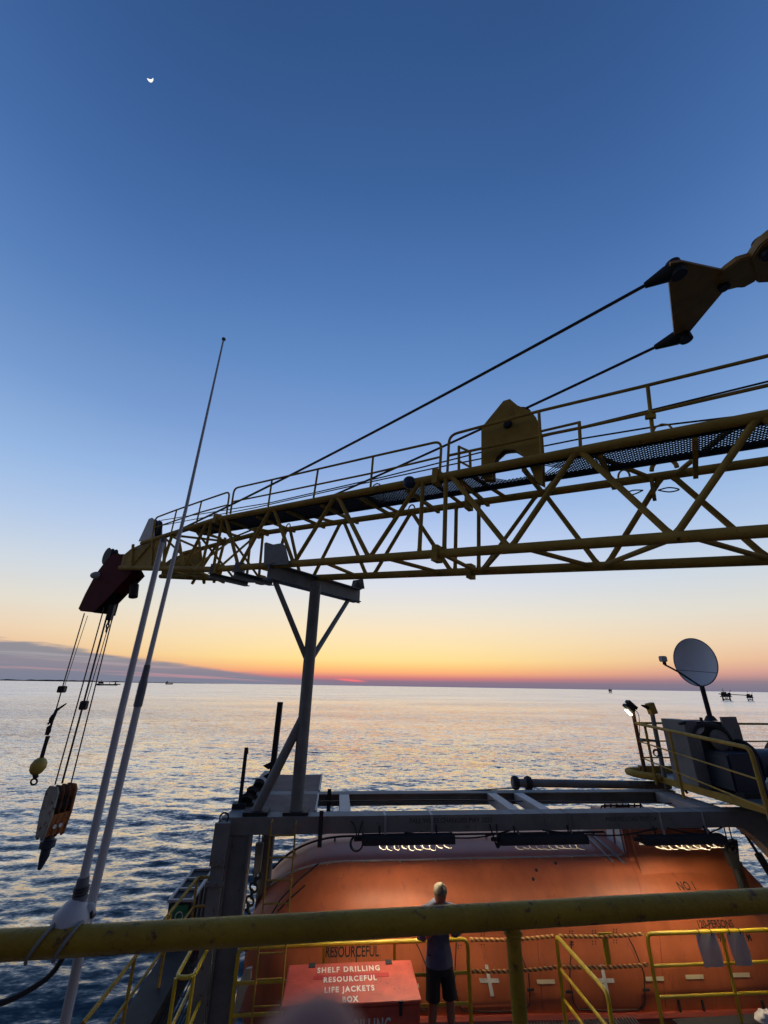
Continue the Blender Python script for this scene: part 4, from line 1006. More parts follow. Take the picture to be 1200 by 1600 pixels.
for k_ in range(5): y_ = cy0+.05+k_*(cy1-cy0-.12)/4; mb.box((cx1-.028, y_, zb), (cx1+.006, y_+.04, zt-.051))
mb.build('side_slats', m_grey, cr_)
MB().box((cx0+.08, cy0+.008, zt-.45), (cx1-.08, cy0+.028, zt-.10)).build('sign', m_green, cr_)
MB().torus(V(((cx0+cx1)/2+.02, cy0+.005, zt-.27)), (0, 1, 0), .07, .012).build('sign_symbol', m_white, cr_)
MB().box((cx0+.2, cy0+.005, zb+.1), (cx1+.3, cy0+.25, zb+.3)).build('buoy', m_box, cr_)
# kick box and white sack at the edge of the deck
t = thing('deck_locker', V((7.0, 8.9, ZD)), 'low dark grey locker under the rail by the white sack', 'locker')
lk0, lk1 = onY(1040, 1591, 8.95), onY(1184, 1586, 8.95)
lt = onY(1100, 1589, 8.74).z
MB().box((lk0.x, 8.40, lt-.30), (lk1.x+.15, 8.72, lt-.03)).build('body', m_dark, t); MB().box((lk0.x-.02, 8.38, lt-.029), (lk1.x+.15, 8.74, lt)).build('lid', m_dark, t)
p = onY(1198, 1602, 8.6)
mb = MB().ball(p, .16, (1.2, .8, 1.15), seg=24)
for v in mb.bm.verts: v.co += (v.co-p).normalized()*.03*sin(v.co.x*31+v.co.z*27)*cos(v.co.z*41+v.co.x*13)
tagp(mb.build('sack', m_sack, loc=p), 'crumpled white sack at the end of the grey locker', 'sack')

# ------------------------------------------------------------------ winch platform
ZP = -1.87
wx0 = onZ(1062, 1227, ZP).x; wyf = onZ(990, 1206, ZP).y
o = MB().box((wx0+.1, 7.2, ZP-.09), (13.5, wyf, ZP-.002)).build('platform_floor', m_deckp); tagp(o, 'steel plate floor of the winch platform', None, None, 'structure')
ed = thing('platform_edge', V((wx0, 9, ZP)), 'yellow painted edge plate round the winch platform', 'edge plate')
MB().box((wx0+.05, 7.0, ZP-.07), (wx0+.098, wyf-.2, ZP+.05)).build('toe_plate', m_boom, ed)
MB().path(rounded([(wx0+2.6, wyf-.02, ZP+.03), (wx0-.25, wyf-.02, ZP+.03), (wx0-.25, wyf-.55, ZP+.03), (wx0+.05, wyf-.9, ZP+.03)], .3), .075, 12).build('rolled_edge', m_boom, ed)
MB().box((wx0+.1, wyf-.12, ZP+.001), (13.0, wyf-.06, ZP+.14)).build('toe_plate', m_boom, ed)
c0 = onZ(1007, 1209, ZP)
Zt = -.77
def py_on(x, y, Yv): return onY(x, y, Yv)
xr = c0.x; yr = c0.y
xe = onZ(1172, 1169, Zt)
m_railk = m_rail; m_rail = m_boom
rn = thing('guard_rail', V((xr, yr, ZP)), 'yellow rail with thin wires around the winch platform', 'guard rail')
nx = max(xe.x, wx0+.07)
MB().path(rounded([V((xr, yr, Zt)), V((xe.x, xe.y, Zt)), V((xe.x, xe.y, ZP))], .12), .032, 10).build('top_bar', m_rail, rn)
for dz in (.40, .76): MB().path([V((xr, yr, Zt-dz)), V((xe.x, xe.y, Zt-dz))], .014, 8).build('wire_bar', m_rail, rn)
for t_ in (.42, .14): MB().tube(V((xr, yr, ZP-.1)).lerp(V((xe.x, xe.y, ZP-.1)), t_), V((xr, yr, Zt)).lerp(V((xe.x, xe.y, Zt)), t_), .03, 10).build('post', m_rail, rn)
MB().path([V((xr, yr, Zt)), V((13.0, yr+.05, Zt))], .026, 10).build('top_bar', m_boom, rn)
for dz in (.40, .76): MB().path([V((xr, yr, Zt-dz)), V((13.0, yr+.05, Zt-dz))], .016, 8).build('wire_bar', m_boom, rn)
for x_ in (1045, 1155): p = onY(x_, 1140, yr); MB().tube((p.x, yr, ZP), (p.x, yr, Zt), .028, 10).build('post', m_boom, rn)
m_rail = m_railk
# masts with lamps
def mast(xb, yb, xt, yt, label, r, m, Yv):
    b_, t_ = onY(xb, yb, Yv), onY(xt, yt, Yv); t = thing('lamp_mast', b_, label, 'lamp mast', 'masts at the platform corner'); MB().tube(b_, t_, r, 12).build('pole', m, t); return t, b_, t_
t, b_, t_ = mast(1009, 1212, 988, 1108, 'rusty mast carrying two small floodlights, the lower one shining', .045, m_rusty, yr-.05)
for (xa1, ya1), (xb1, yb1), nm in (((976, 1101), (989, 1112), 'floodlight'), ((980, 1095.5), (993, 1107), 'floodlight')):
    a1, b1 = onY(xa1, ya1, yr-.1), onY(xb1, yb1, yr-.1); fl = MB().bar(a1, b1, .16, .07, (0, 0, 1)).build(nm, m_dark, t)
    if ya1 > 1100:
        c1 = onY(983, 1113, yr-.14); MB().bar(c1+V((-.07, 0, .06)), c1+V((.04, 0, -.06)), .03, .10, (0, 1, 0)).build('lens', m_led, fl)
MB().path(cr([t_+V((.05, 0, 0)), t_+V((.14, 0, -.15)), t_+V((.06, 0, -.6))], 6), .008, 6).build('cable', m_black, t)
t, b_, t_ = mast(1042, 1232, 1017, 1105, 'grey mast topped by a small box and horn', .05, m_grey, yr-.5)
c1 = onY(1018, 1107, yr-.5); MB().bar(c1+V((.02, 0, -.12)), c1+V((-.03, 0, .12)), .16, .14, (0, 1, 0)).build('junction_box', m_boom, t)
MB().path([onY(1002, 1102, yr-.5), onY(1012, 1105, yr-.5)], .06, 10, rs=[.015, .055]).build('horn', m_dark, t)
MB().bar(onY(1001, 1155, yr-.5), onY(1026, 1158, yr-.5), .1, .05).build('side_tray', m_grey, t)
MB().torus(onY(1025, 1176, yr-.55), (0, 1, 0), .07, .012).torus(onY(1026, 1177, yr-.56), (.2, 1, 0), .06, .012).build('cable_coil', m_black, t)
# winch control cabinet
YW = 9.35
cab = thing('control_cabinet', onY(1090, 1240, YW), 'tall grey winch control cabinet with hoses on its dark front', 'cabinet')
cA = onY(1068, 1126, YW); cB = onY(1142, 1124, YW); zc0, zc1 = ZP+.003, cA.z
MB().box((cA.x, YW, zc0), (cA.x+.30, YW+.7, zc1)).build('side_panel', m_grey, cab, bevel=.01)
MB().box((cA.x+.302, YW+.02, zc0), (cA.x+.96, YW+.7, zc1-.02)).build('body', m_dark, cab, bevel=.01)
MB().bar(onY(1137, 1120, YW-.02)+V((0, 0, 0)), onY(1152, 1172, YW-.02), .05, .36, (1, 0, 0)).build('back_plate', m_grey, cab)
MB().lathe([(.20, 0), (.21, .05), (.17, .07)], onY(1122, 1156, YW-.03), (0, -1, 0), 24).build('dial_plate', m_grey, cab)
MB().prism([onY(x, y, YW-.02) for x, y in ((1088, 1146), (1092, 1137), (1100, 1135), (1099, 1142), (1094, 1147))], V((0, .03, 0))).build('label_plate', m_fibre, cab)
for k_ in range(3):
    MB().path(cr([onY(1083, 1150-k_*2, YW-.05), onY(1090, 1137-k_*2, YW-.09), onY(1110, 1135-k_*2, YW-.1), onY(1132, 1143-k_*2, YW-.1), onY(1145, 1160, YW-.09), onY(1150-k_*2, 1178, YW-.06), onY(1145-k_*2, 1186, YW-.05), onY(1141, 1176, YW-.05)], 6), .018, 7).build('hose', m_black, cab)
MB().bar(onY(1061, 1131, YW), onY(1070, 1129, YW), .06, .05).build('lever', m_dark, cab)
MB().tube(onY(1095, 1121, YW+.1), onY(1096, 1127, YW+.1), .03, 8).build('stub', m_dark, cab)
# winch drum
wd = thing('winch', onY(1180, 1215, 9.0), 'dark blue winch drum behind the platform rail', 'winch')
dc = onY(1176, 1212, 9.1)
MB().lathe([(.42, 0), (.44, .03), (.42, .06), (.26, .07), (.26, .9), (.42, .91), (.44, .94), (.42, .97)], V((dc.x-.02, 9.2, ZP+.50)), (1, 0, 0), 30).build('drum', m_navy, wd)
MB().box((dc.x-.75, 8.75, ZP+.002), (dc.x-.06, 9.5, ZP+.72)).build('gearbox', m_navy, wd, bevel=.04)
MB().box((dc.x-.75, 8.6, ZP+.0015), (dc.x+1.2, 9.6, ZP+.08)).build('skid', m_dark, wd)
MB().box((dc.x+.97, 8.9, ZP+.1), (dc.x+1.7, 9.6, ZP+.85)).build('motor', m_navy, wd, bevel=.04)
# satellite dish on its mast
dish = thing('satellite_dish', onY(1110, 1120, 9.75), 'pale grey satellite dish on a slim mast above the cabinet', 'satellite dish')
YD = 9.75
db, dt = onY(1111, 1126, YD), onY(1100, 1062, YD)
MB().tube(V((db.x, YD, zc1-.02)), V((db.x-.01, YD, dt.z+.1)), .05, 14).build('mast', m_dark, dish)
MB().lathe([(.13, 0), (.11, .04), (.07, .1)], V((db.x, YD, zc1-.019)), (0, 0, 1), 16).build('mast_foot', m_dark, dish)
dcn = onY(1085.5, 1034, YD-.16)
ax_d = (V((0, 0, 0))-dcn).normalized(); ax_d = (ax_d+V((-.50, .18, .12))).normalized()
up_d = (V((0, 0, 1))-ax_d*ax_d.z).normalized(); rt_d = up_d.cross(ax_d)
Rw, Rh = .45, .53
mb = MB(); rows = []; nr_, na = 10, 40
for side_ in (0, 1):
    ctr_v = mb.bm.verts.new(dcn-ax_d*(.11+side_*.02)); prev = None
    for i in range(1, nr_+1):
        f_ = i/nr_; ring = [mb.bm.verts.new(dcn+rt_d*(Rw*f_*cos(2*pi*j/na))+up_d*(Rh*f_*sin(2*pi*j/na))-ax_d*(.11*(1-f_*f_)+side_*.02)) for j in range(na)]
        for j in range(na):
            if prev is None: mb.bm.faces.new((ctr_v, ring[j], ring[(j+1) % na]))
            else: mb.bm.faces.new((prev[j], ring[j], ring[(j+1) % na], prev[(j+1) % na]))
        prev = ring
    rows.append(prev)
for j in range(na): mb.bm.faces.new((rows[0][j], rows[1][j], rows[1][(j+1) % na], rows[0][(j+1) % na]))
refl = mb.build('reflector', m_dish, dish, sharp=50)
MB().path([dcn+rt_d*(Rw*cos(2*pi*j/na))+up_d*(Rh*sin(2*pi*j/na))-ax_d*.01 for j in range(na)], .012, 6, True).build('rim', m_grey, refl)
MB().bar(V((db.x-.005, YD+.02, dt.z+.06)), dcn-ax_d*.21, .08, .10).build('mount', m_dark, dish)
fd = onY(1037, 1031, YD-.75); fb = dcn-up_d*(Rh*.98)-rt_d*.02
MB().path(cr([fb, fb.lerp(fd, .55)-V((0, 0, .03)), fd-V((0, 0, .1))], 6), .02, 8).build('feed_arm', m_dark, dish)
MB().bar(fd-V((0, 0, .1)), fd, .05, .05).build('feed_neck', m_dark, dish)
MB().bar(fd+V((-.07, 0, .02)), fd+V((.07, .03, .02)), .11, .12).build('feed_horn', m_fibre, dish, bevel=.015)
MB().path([fb.lerp(fd, .62), dcn+rt_d*(Rw*.85)-up_d*(.25)], .006, 6).build('brace_wire', m_dark, dish)
MB().path(cr([fb, fb+V((.2, .1, -.1)), V((db.x, YD, fb.z-.05))], 6), .007, 6).build('cable', m_black, dish)

# ------------------------------------------------------------------ hoist block, headache ball and their ropes
def head(x, y): return near(x, y, .3)
B0 = head(172, 945)
def vp(x, y): return onV(x, y, B0)
for (x0, y0), (x1, y1), lab in (((163, 948), (86, 1226), 'slender hoist rope to the outer side of the hook block'), ((172, 944), (97, 1224), 'hoist rope with the dark clamp down to the middle of the hook block'), ((181, 944), (110, 1228), 'hoist rope to the side of the hook block nearest the white antennas')):
    a_, b_ = vp(x0, y0), vp(x1, y1)
    t = thing('hoist_rope', a_, lab, 'rope', 'hoist ropes above the hook block')
    MB().tube(a_, b_, .026 if x1 == 97 else .018, 6).build('rope', m_rope, t)
    if x1 == 97:
        c_ = vp(131, 1102); MB().box(c_-V((.09, .09, .12)), c_+V((.09, .09, .12))).build('clamp', m_black, t, bevel=.02)
        MB().tube(c_+V((.05, 0, .1)), vp(174, 962), .012, 6).build('tie_line', m_rope, t)
        c2 = vp(173, 958); MB().bar(c2+V((0, 0, .25)), c2-V((0, 0, .22)), .14, .16).build('swivel', m_black, t)
        for k_ in range(4): MB().torus(vp(171-k_*1.4, 966+k_*6), (1, .4*(k_ % 2), 0), .07, .025, 12, 6).build('shackle', m_black, t)
blk = thing('hook_block', vp(86, 1268), 'large rusty orange and white hook block hanging on ropes above the sea', 'hook block')
bt_, bb_ = vp(98, 1226), vp(78, 1309)
axz = V((0, 0, 1)); vr = V((B0.x, B0.y, 0)).normalized(); hr = V((vr.y, -vr.x, 0))
if hr.x < 0: hr = -hr
wa = (hr*.82+vr*.57).normalized(); wb = (vr*.82-hr*.57).normalized()      # axle direction and depth direction
pc = (bt_+bb_)/2; Hh = (bt_-bb_).length/2
pxm = (vp(112, 1260)-vp(60, 1260)).length/52                               # metres per photo pixel there
hw = 17*pxm; hd = 17*pxm
def sl(o_, th, m, name, ts=1.0, notch=True):
    pr = [(-.62, Hh), (.62, Hh), (1.0, Hh*.80), (1.0, -Hh*.1), (.62, -Hh*.92), (.28, -Hh), (.12, -Hh*.86), (-.12, -Hh*.86), (-.28, -Hh), (-.62, -Hh*.92), (-1.0, -Hh*.1), (-1.0, Hh*.8)]
    MB().prism([pc+wa*o_+wb*(y*hd*ts)+axz*z for y, z in pr], wa*th).build(name, m, blk, bevel=.012)
sl(-hw, .06, m_blockw, 'cheek_plate'); sl(hw, .06, m_blocko, 'cheek_plate')
sl(-hw*.33, .04, m_rusty, 'inner_plate', .95); sl(hw*.33, .04, m_rusty, 'inner_plate', .95)
for o_ in (-hw*.66, 0, hw*.66): MB().lathe([(.08, -.09), (hd*.86, -.09), (hd*.7, 0), (hd*.86, .09), (.08, .09)], pc+wa*o_+axz*Hh*.22, wa, 24).build('sheave', m_dark, blk)
MB().hexa([pc+wa*(s_*hw*.97)+wb*(y*hd)+axz*z for z, ys in ((-Hh*.86, (-.55, .55)), (-Hh*.05, (-.97, .97))) for s_, y in ((-1, ys[0]), (1, ys[0]), (1, ys[1]), (-1, ys[1]))]).build('cover_plate', m_blocko, blk)
for s_ in (-.35, .25): MB().tube(pc+wa*(hw*s_)-wb*(hd*.85)-axz*Hh*.52, pc+wa*(hw*s_)-wb*(hd*.90)-axz*Hh*.52, .05, 12).build('bolt', m_white, blk)
k0 = pc-axz*(Hh*.93)
MB().lathe([(.11, 0), (.13, -.08), (.18, -.10), (.18, -.24), (.11, -.28)], k0, (0, 0, 1), 18).build('swivel', m_navy, blk)
MB().path([k0+V((0, 0, -.26)), k0+V((0, 0, -.44)), k0-hr*.02+V((0, 0, -.60)), k0-hr*.04+V((0, 0, -.70))], .1, 12, rs=[.11, .11, .07, .04]).path(cr([k0+V((0, 0, -.36)), k0+vr*.2+V((0, 0, -.46)), k0+vr*.15+V((0, 0, -.62)), k0-hr*.03+V((0, 0, -.68))], 6), .05, 10).build('hook', m_navy, blk)
# headache ball
A0 = head(132, 958)
def vq(x, y): return onV(x, y, A0)
br = thing('hoist_rope', vq(132, 958), 'single rope with a dark clamp carrying the yellow ball', 'rope')
MB().tube(vq(132, 958), vq(97, 1076), .018, 6).tube(vq(97, 1076), vq(78, 1143), .018, 6).build('rope', m_rope, br)
c_ = vq(97, 1077); MB().box(c_-V((.1, .1, .1)), c_+V((.1, .1, .1))).build('clamp', m_black, br, bevel=.02)
MB().tube(c_+V((.05, 0, .1)), vq(137, 962), .009, 6).build('tie_line', m_rope, br)
bl = thing('overhaul_ball', vq(60, 1197), 'yellow overhaul ball with ring hook hanging on a single rope', 'crane ball')
bc = vq(60, 1197); pm = (vq(75, 1197)-vq(45, 1197)).length/30
axb = (vq(67, 1185)-vq(54, 1210)).normalized()
MB().lathe([(.01, -15.5*pm), (6*pm, -14*pm), (11*pm, -9*pm), (13.6*pm, 0), (11.5*pm, 8*pm), (7*pm, 13*pm), (.02, 15*pm)], bc, axb, 28).build('ball', m_ball, bl, sharp=70)
MB().path([vq(65, 1184), vq(71, 1163), vq(75, 1150)], .1, 12, rs=[3.6*pm, 3.2*pm, 3.8*pm]).build('shank', m_dark, bl)
MB().prism([vq(x, y) for x, y in ((70, 1148), (73, 1136), (79, 1132), (80, 1142), (76, 1149))], vr*.14).build('wedge_socket', m_dark, bl)
MB().path([vq(79, 1134), vq(82, 1124), vq(88, 1110), (vq(104, 1099))], .03, 8, rs=[.02, .05, .05, .02]).path([vq(88, 1111), vq(80, 1120), vq(77, 1127)], .03, 6).build('rope_tail', m_dark, bl)
for x_, y_ in ((80, 1121), (77, 1129)): MB().bar(vq(x_-2.5, y_+3), vq(x_+2.5, y_-3), .05, .06).build('rope_clip', m_dark, bl)
MB().tube(vq(55, 1208), vq(56, 1216), .07, 10).build('swivel', m_dark, bl)
MB().torus(vq(53, 1221.5), vr, 4.4*pm, 1.6*pm, 20, 8, 1.2).build('ring_hook', m_dark, bl)

# ------------------------------------------------------------------ near rail, antennas
ra_, rb_ = onZ(0, 1477, -.55), onZ(1200, 1407, -.55); dirr = (rb_-ra_).normalized()
fr = thing('guard_rail', onZ(800, 1430, -1.65), 'thick worn yellow rail close to the camera, with one post', 'guard rail')
rr_ = .0275
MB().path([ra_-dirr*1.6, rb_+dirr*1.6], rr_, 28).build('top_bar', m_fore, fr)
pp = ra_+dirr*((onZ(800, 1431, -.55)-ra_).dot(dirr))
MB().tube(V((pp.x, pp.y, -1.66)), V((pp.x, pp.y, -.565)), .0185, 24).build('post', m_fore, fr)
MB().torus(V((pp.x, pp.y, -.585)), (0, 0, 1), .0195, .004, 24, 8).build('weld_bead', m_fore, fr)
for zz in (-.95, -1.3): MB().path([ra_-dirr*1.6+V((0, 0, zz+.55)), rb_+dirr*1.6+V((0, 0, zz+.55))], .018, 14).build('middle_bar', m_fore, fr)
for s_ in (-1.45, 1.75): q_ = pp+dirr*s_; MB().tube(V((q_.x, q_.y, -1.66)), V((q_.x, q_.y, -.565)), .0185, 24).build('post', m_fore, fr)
# whip one: stands on a white cone strapped to the rail
Bp = onZ(118, 1447, -.50); Bp = onY(118, 1447, onZ(118, 1463, -.55).y+.015)
w1 = thing('whip_antenna', V((Bp.x, Bp.y, Bp.z)), 'shorter white whip antenna with a flared cone strapped onto the near rail', 'antenna')
def va(x, y): return onP(x, y, Bp, V((Bp.x, Bp.y, 0)).normalized())
u_w = va(119, 1405)-va(111, 1446)
MB().path([va(110, 1444), va(114, 1428), va(120, 1414), va(126, 1404)], .03, 20, rs=[.042, .039, .026, .017]).build('cone', m_fibre, w1)
MB().path([va(110, 1449), va(110.5, 1441)], .03, 18, rs=[.040, .041]).build('cone_foot', m_fibre, w1)
MB().path([va(123, 1408), va(131, 1370)], .0155, 16, rs=[.0170, .0125]).build('tape_wrap', m_tapeg, w1)
for y_ in (1386, 1391, 1396): x_ = 131-(y_-1370)*.2; MB().torus(va(x_, y_), va(131, 1370)-va(123, 1408), .0150, .0022, 20, 6).build('tape_band', m_black, w1)
MB().path([va(131, 1371), va(190, 1110), va(254, 846)], .0125, 16, rs=[.0098, .0092, .0080]).build('rod', m_fibre, w1)
MB().tube(va(254, 848), va(255.5, 842), .0086, 14).build('rod_cap', m_tapeg, w1)
MB().ball(va(138, 1427), .013, (1.2, .8, 1.6)).build('sealant_lump', m_fibre, w1)
for x_, xb in ((92, 62), (131, 100)):
    t0, t1 = va(x_, 1435), None
    c_ = ra_+dirr*((onZ((x_+xb)/2, 1462, -.55)-ra_).dot(dirr))
    pl_ = [c_+(V((0, -cos(a_), sin(a_)))*(rr_+.004))+dirr*(.018*sin(a_)) for a_ in [pi*(i/16)*1.5-.5*pi for i in range(17)]]
    top = va(x_, 1437)
    MB().path(cr([top, top.lerp(pl_[-3], .55)+V((0, -.006, .004))]+[pl_[i] for i in range(13, -1, -2)], 4), .0036, 8).build('u_bolt', m_grey, w1)
    MB().tube(top-V((.008, 0, 0)), top+V((.02, .0, .012)), .009, 8).build('nut', m_dark, w1)
# coax cable leaving the cone foot
P0 = onP(100, 1492, Bp, V((Bp.x, Bp.y, 0)).normalized())
tagp(MB().path(cr([va(106, 1470), va(102, 1488), va(80, 1522), va(40, 1550), va(-10, 1570), va(-90, 1575)], 8), .0062, 10).build('coax_cable', m_black, loc=P0), 'black coax cable curving from under the antenna cone', 'cable')
# whip two: taller, stands behind the rail
Q0 = onZ(132, 1480, -.55); Q0 = Q0*1.10
def vb(x, y): return onP(x, y, Q0, V((Q0.x, Q0.y, 0)).normalized())
w2 = thing('whip_antenna', vb(90, 1660), 'taller white whip antenna with a dark joint, passing behind the near rail', 'antenna')
MB().path([vb(60, 1790), vb(128, 1475), vb(216, 1100)], .0125, 16, rs=[.0118, .0112, .0098]).build('lower_rod', m_fibre, w2)
MB().path([vb(215, 1104), vb(223.5, 1068), vb(225, 1062), vb(230.5, 1039)], .013, 16, rs=[.0120, .0120, .0100, .0090]).build('joint', m_tapeg, w2)
MB().path([vb(230, 1041), vb(290, 797), vb(349, 532)], .008, 14, rs=[.0078, .0058, .0034]).build('upper_rod', m_fibre, w2)
MB().ball(vb(349.6, 530), .0085, (1, 1, 1), seg=12).build('tip_cap', m_tapeg, w2)
MB().box(vb(60, 1790)-V((.05, .05, .03)), vb(60, 1790)+V((.05, .05, .04))).build('foot_clamp', m_grey, w2)

# ------------------------------------------------------------------ far platforms and ships
def jacket(px_, py_, wpx, hpx, label, seed, deck2=True):
    b_ = onZ(px_, py_, SEA); dist = b_.length; u = dist/F*.8; rng = random.Random(seed); w, h = wpx*u, hpx*u
    vr_ = V((b_.x, b_.y, 0)).normalized(); hr_ = V((vr_.y, -vr_.x, 0))
    t = thing('offshore_platform', b_, label, 'offshore platform', 'far offshore platforms')
    def Bx(x0, x1, y0, y1, z0, z1, nm):
        MB().hexa([b_+hr_*x+vr_*y+V((0, 0, z)) for z in (z0, z1) for x, y in ((x0, y0), (x1, y0), (x1, y1), (x0, y1))]).build(nm, m_far, t)
    mb = MB()
    for x in (-.26, .26):
        for y in (-.2, .2): mb.tube(b_+hr_*(w*x*1.05)+vr_*(w*y)-V((0, 0, 3)), b_+hr_*(w*x)+vr_*(w*y)+V((0, 0, h*.4)), w*.06, 6)
    mb.hexa([b_+hr_*(w*x)+vr_*(w*y)+V((0, 0, h*z)) for z in (.06, .16) for x, y in ((-.34, -.26), (.3, -.26), (.3, .26), (-.34, .26))])
    mb.tube(b_-hr_*w*.3+V((0, 0, 0)), b_+hr_*w*.26+V((0, 0, h*.42)), w*.025, 6); mb.tube(b_+hr_*w*.3, b_-hr_*w*.26+V((0, 0, h*.42)), w*.025, 6)
    mb.build('jacket_legs', m_far, t)
    Bx(-w*.46, w*.46, -w*.3, w*.3, h*.32, h*.38, 'deck'); Bx(-w*.36, w*.40, -w*.25, w*.25, h*.38, h*.56, 'module')
    Bx(-w*.5, w*.44, -w*.3, w*.3, h*.56, h*.64, 'deck'); Bx(-w*.30, w*.12, -w*.2, w*.2, h*.64, h*.80, 'module'); Bx(w*.18, w*.42, -w*.2, w*.2, h*.64, h*.73, 'module')
    MB().tube(b_-hr_*w*.1+V((0, 0, h*.78)), b_-hr_*w*.1+V((0, 0, h*1.12)), w*.02, 5).build('mast', m_far, t)
    MB().tube(b_+hr_*w*.3+V((0, 0, h*.7)), b_+hr_*w*.5+V((0, 0, h*.98)), w*.02, 5).build('crane', m_far, t)
    return t, b_, u, hr_
j1 = jacket(1136, 1094.5, 15, 14, 'larger of two joined platforms on the sea beyond the dish', 1)
j2 = jacket(1173, 1095, 9, 11, 'smaller of two joined platforms on the sea beyond the dish', 2)
jacket(954, 1083, 6, 7, 'lone tiny platform on the horizon over the boat cabin', 3)
a_ = j1[1]+V((0, 0, 8*j1[2]))+j1[3]*6*j1[2]; b_ = j2[1]+V((0, 0, 7*j2[2]))-j2[3]*4*j2[2]
tagp(MB().bar(a_, b_, 2.5, 1.6).build('footbridge', m_far, loc=a_), 'thin footbridge linking the two far platforms', 'bridge')
def ship(px_, py_, wpx, hpx, label):
    b_ = onZ(px_, py_, SEA); u = b_.length/F*.9; vr_ = V((b_.x, b_.y, 0)).normalized(); hr_ = V((vr_.y, -vr_.x, 0)); w = wpx*u; h = hpx*u
    t = thing('ship', b_, label, 'ship', 'far ships near the horizon')
    P = lambda x, z: b_+hr_*(w*x)+V((0, 0, h*z))
    MB().prism([P(-.5, .45), P(-.45, -.1), P(.46, -.1), P(.5, .5), P(.3, .38), P(-.2, .35)], vr_*w*.16).build('hull', m_far, t)
    MB().prism([P(-.42, .45), P(-.42, 1.0), P(-.2, 1.0), P(-.16, .4)], vr_*w*.1).build('bridge_house', m_far, t)
    MB().tube(P(.1, .3), P(.1, .8), w*.012, 5).tube(P(-.3, 1), P(-.3, 1.35), w*.012, 5).build('mast', m_far, t)
ship(167, 1071, 26, 5, 'longer dark ship low on the sea behind the hoist ropes'); ship(183, 1070, 8, 3, 'small dark boat just off the end of the longer ship'); ship(264, 1069.5, 10, 4, 'single small ship beyond the antennas')

# ------------------------------------------------------------------ moon
md = ray(235, 124).normalized(); mc = md*9000; mr_ = md.cross(V((0, 0, 1))).normalized(); mu_ = mr_.cross(md); u = 9000/ (F/ md.dot(fw))
def mo(x, y):
    return onP(x, y, mc, md)
pts = cr([mo(*p) for p in ((228.6, 121.6), (230.2, 125.2), (232.8, 128.2), (236, 129.8), (238.8, 128.3), (240.4, 125.2), (240.0, 121.4), (238.6, 122.6), (236.4, 123.8), (233.6, 123.6), (231, 122.6))], 4)
pts = [mc+(q-mc)*.85 for q in pts]
tagp(MB().prism(pts, md*30).build('moon', m_moon, loc=mc), 'small bright half moon high in the blue sky', 'moon')

# ------------------------------------------------------------------ people
def skin_bm(verts, edges, root=0, sub=2):
    me = bpy.data.meshes.new('body'); me.from_pydata([v[0] for v in verts], edges, []); o = bpy.data.objects.new('body', me); COL.objects.link(o)
    o.modifiers.new('skin', 'SKIN'); sm = o.modifiers.new('sub', 'SUBSURF'); sm.levels = sub; sm.render_levels = sub
    if not me.skin_vertices: 
        bm = bmesh.new(); bm.from_mesh(me); bm.verts.layers.skin.verify(); bm.to_mesh(me); bm.free()
    for i, v in enumerate(verts):
        r_ = v[1]; me.skin_vertices[0].data[i].radius = r_ if isinstance(r_, tuple) else (r_, r_)
        me.skin_vertices[0].data[i].use_root = (i == root)
    dg = bpy.context.evaluated_depsgraph_get(); dg.update()
    m2 = bpy.data.meshes.new_from_object(o.evaluated_get(dg)); bm = bmesh.new(); bm.from_mesh(m2)
    bpy.data.objects.remove(o); bpy.data.meshes.remove(m2); return bm
def merge(mb, bm, M=None):
    me = bpy.data.meshes.new('tmp'); bm.to_mesh(me); bm.free()
    if M: me.transform(M)
    mb.bm.from_mesh(me); bpy.data.meshes.remove(me); return mb
def remesh(o, vs, smooth=True):
    r_ = o.modifiers.new('remesh', 'REMESH'); r_.mode = 'VOXEL'; r_.voxel_size = vs; r_.use_smooth_shade = True
    s_ = o.modifiers.new('smooth', 'SMOOTH'); s_.iterations = 4; s_.factor = .5

FT = V((1.80, 8.44, ZD)); yaw = radians(8)
per = thing('person', FT, 'fair-haired person in dark shirt and black shorts at the rail, head bowed over a phone', 'person')
sk = [((0, .03, .96), .125), ((0, .05, 1.15), (.14, .11)), ((0, .05, 1.36), (.165, .12)), ((0, .02, 1.50), (.085, .075)), ((0, -.03, 1.58), .058), ((0, -.05, 1.66), .06),
      ((.19, .04, 1.44), .062), ((.265, .02, 1.17), .045), ((.13, -.22, 1.36), .034), ((-.19, .04, 1.44), .062), ((-.245, .02, 1.17), .045), ((-.06, -.24, 1.37), .034),
      ((.10, .02, .88), .095), ((.135, -.03, .50), .068), ((.15, .02, .28), .066), ((.16, .03, .09), .042), ((.19, -.16, .035), (.045, .03)),
      ((-.10, .02, .88), .095), ((-.12, -.02, .50), .068), ((-.13, .02, .28), .066), ((-.14, .03, .09), .042), ((-.16, -.16, .035), (.045, .03))]
ee = [(0, 1), (1, 2), (2, 3), (3, 4), (4, 5), (2, 6), (6, 7), (7, 8), (2, 9), (9, 10), (10, 11), (0, 12), (12, 13), (13, 14), (14, 15), (15, 16), (0, 17), (17, 18), (18, 19), (19, 20), (20, 21)]
mb = MB(); merge(mb, skin_bm(sk, ee))
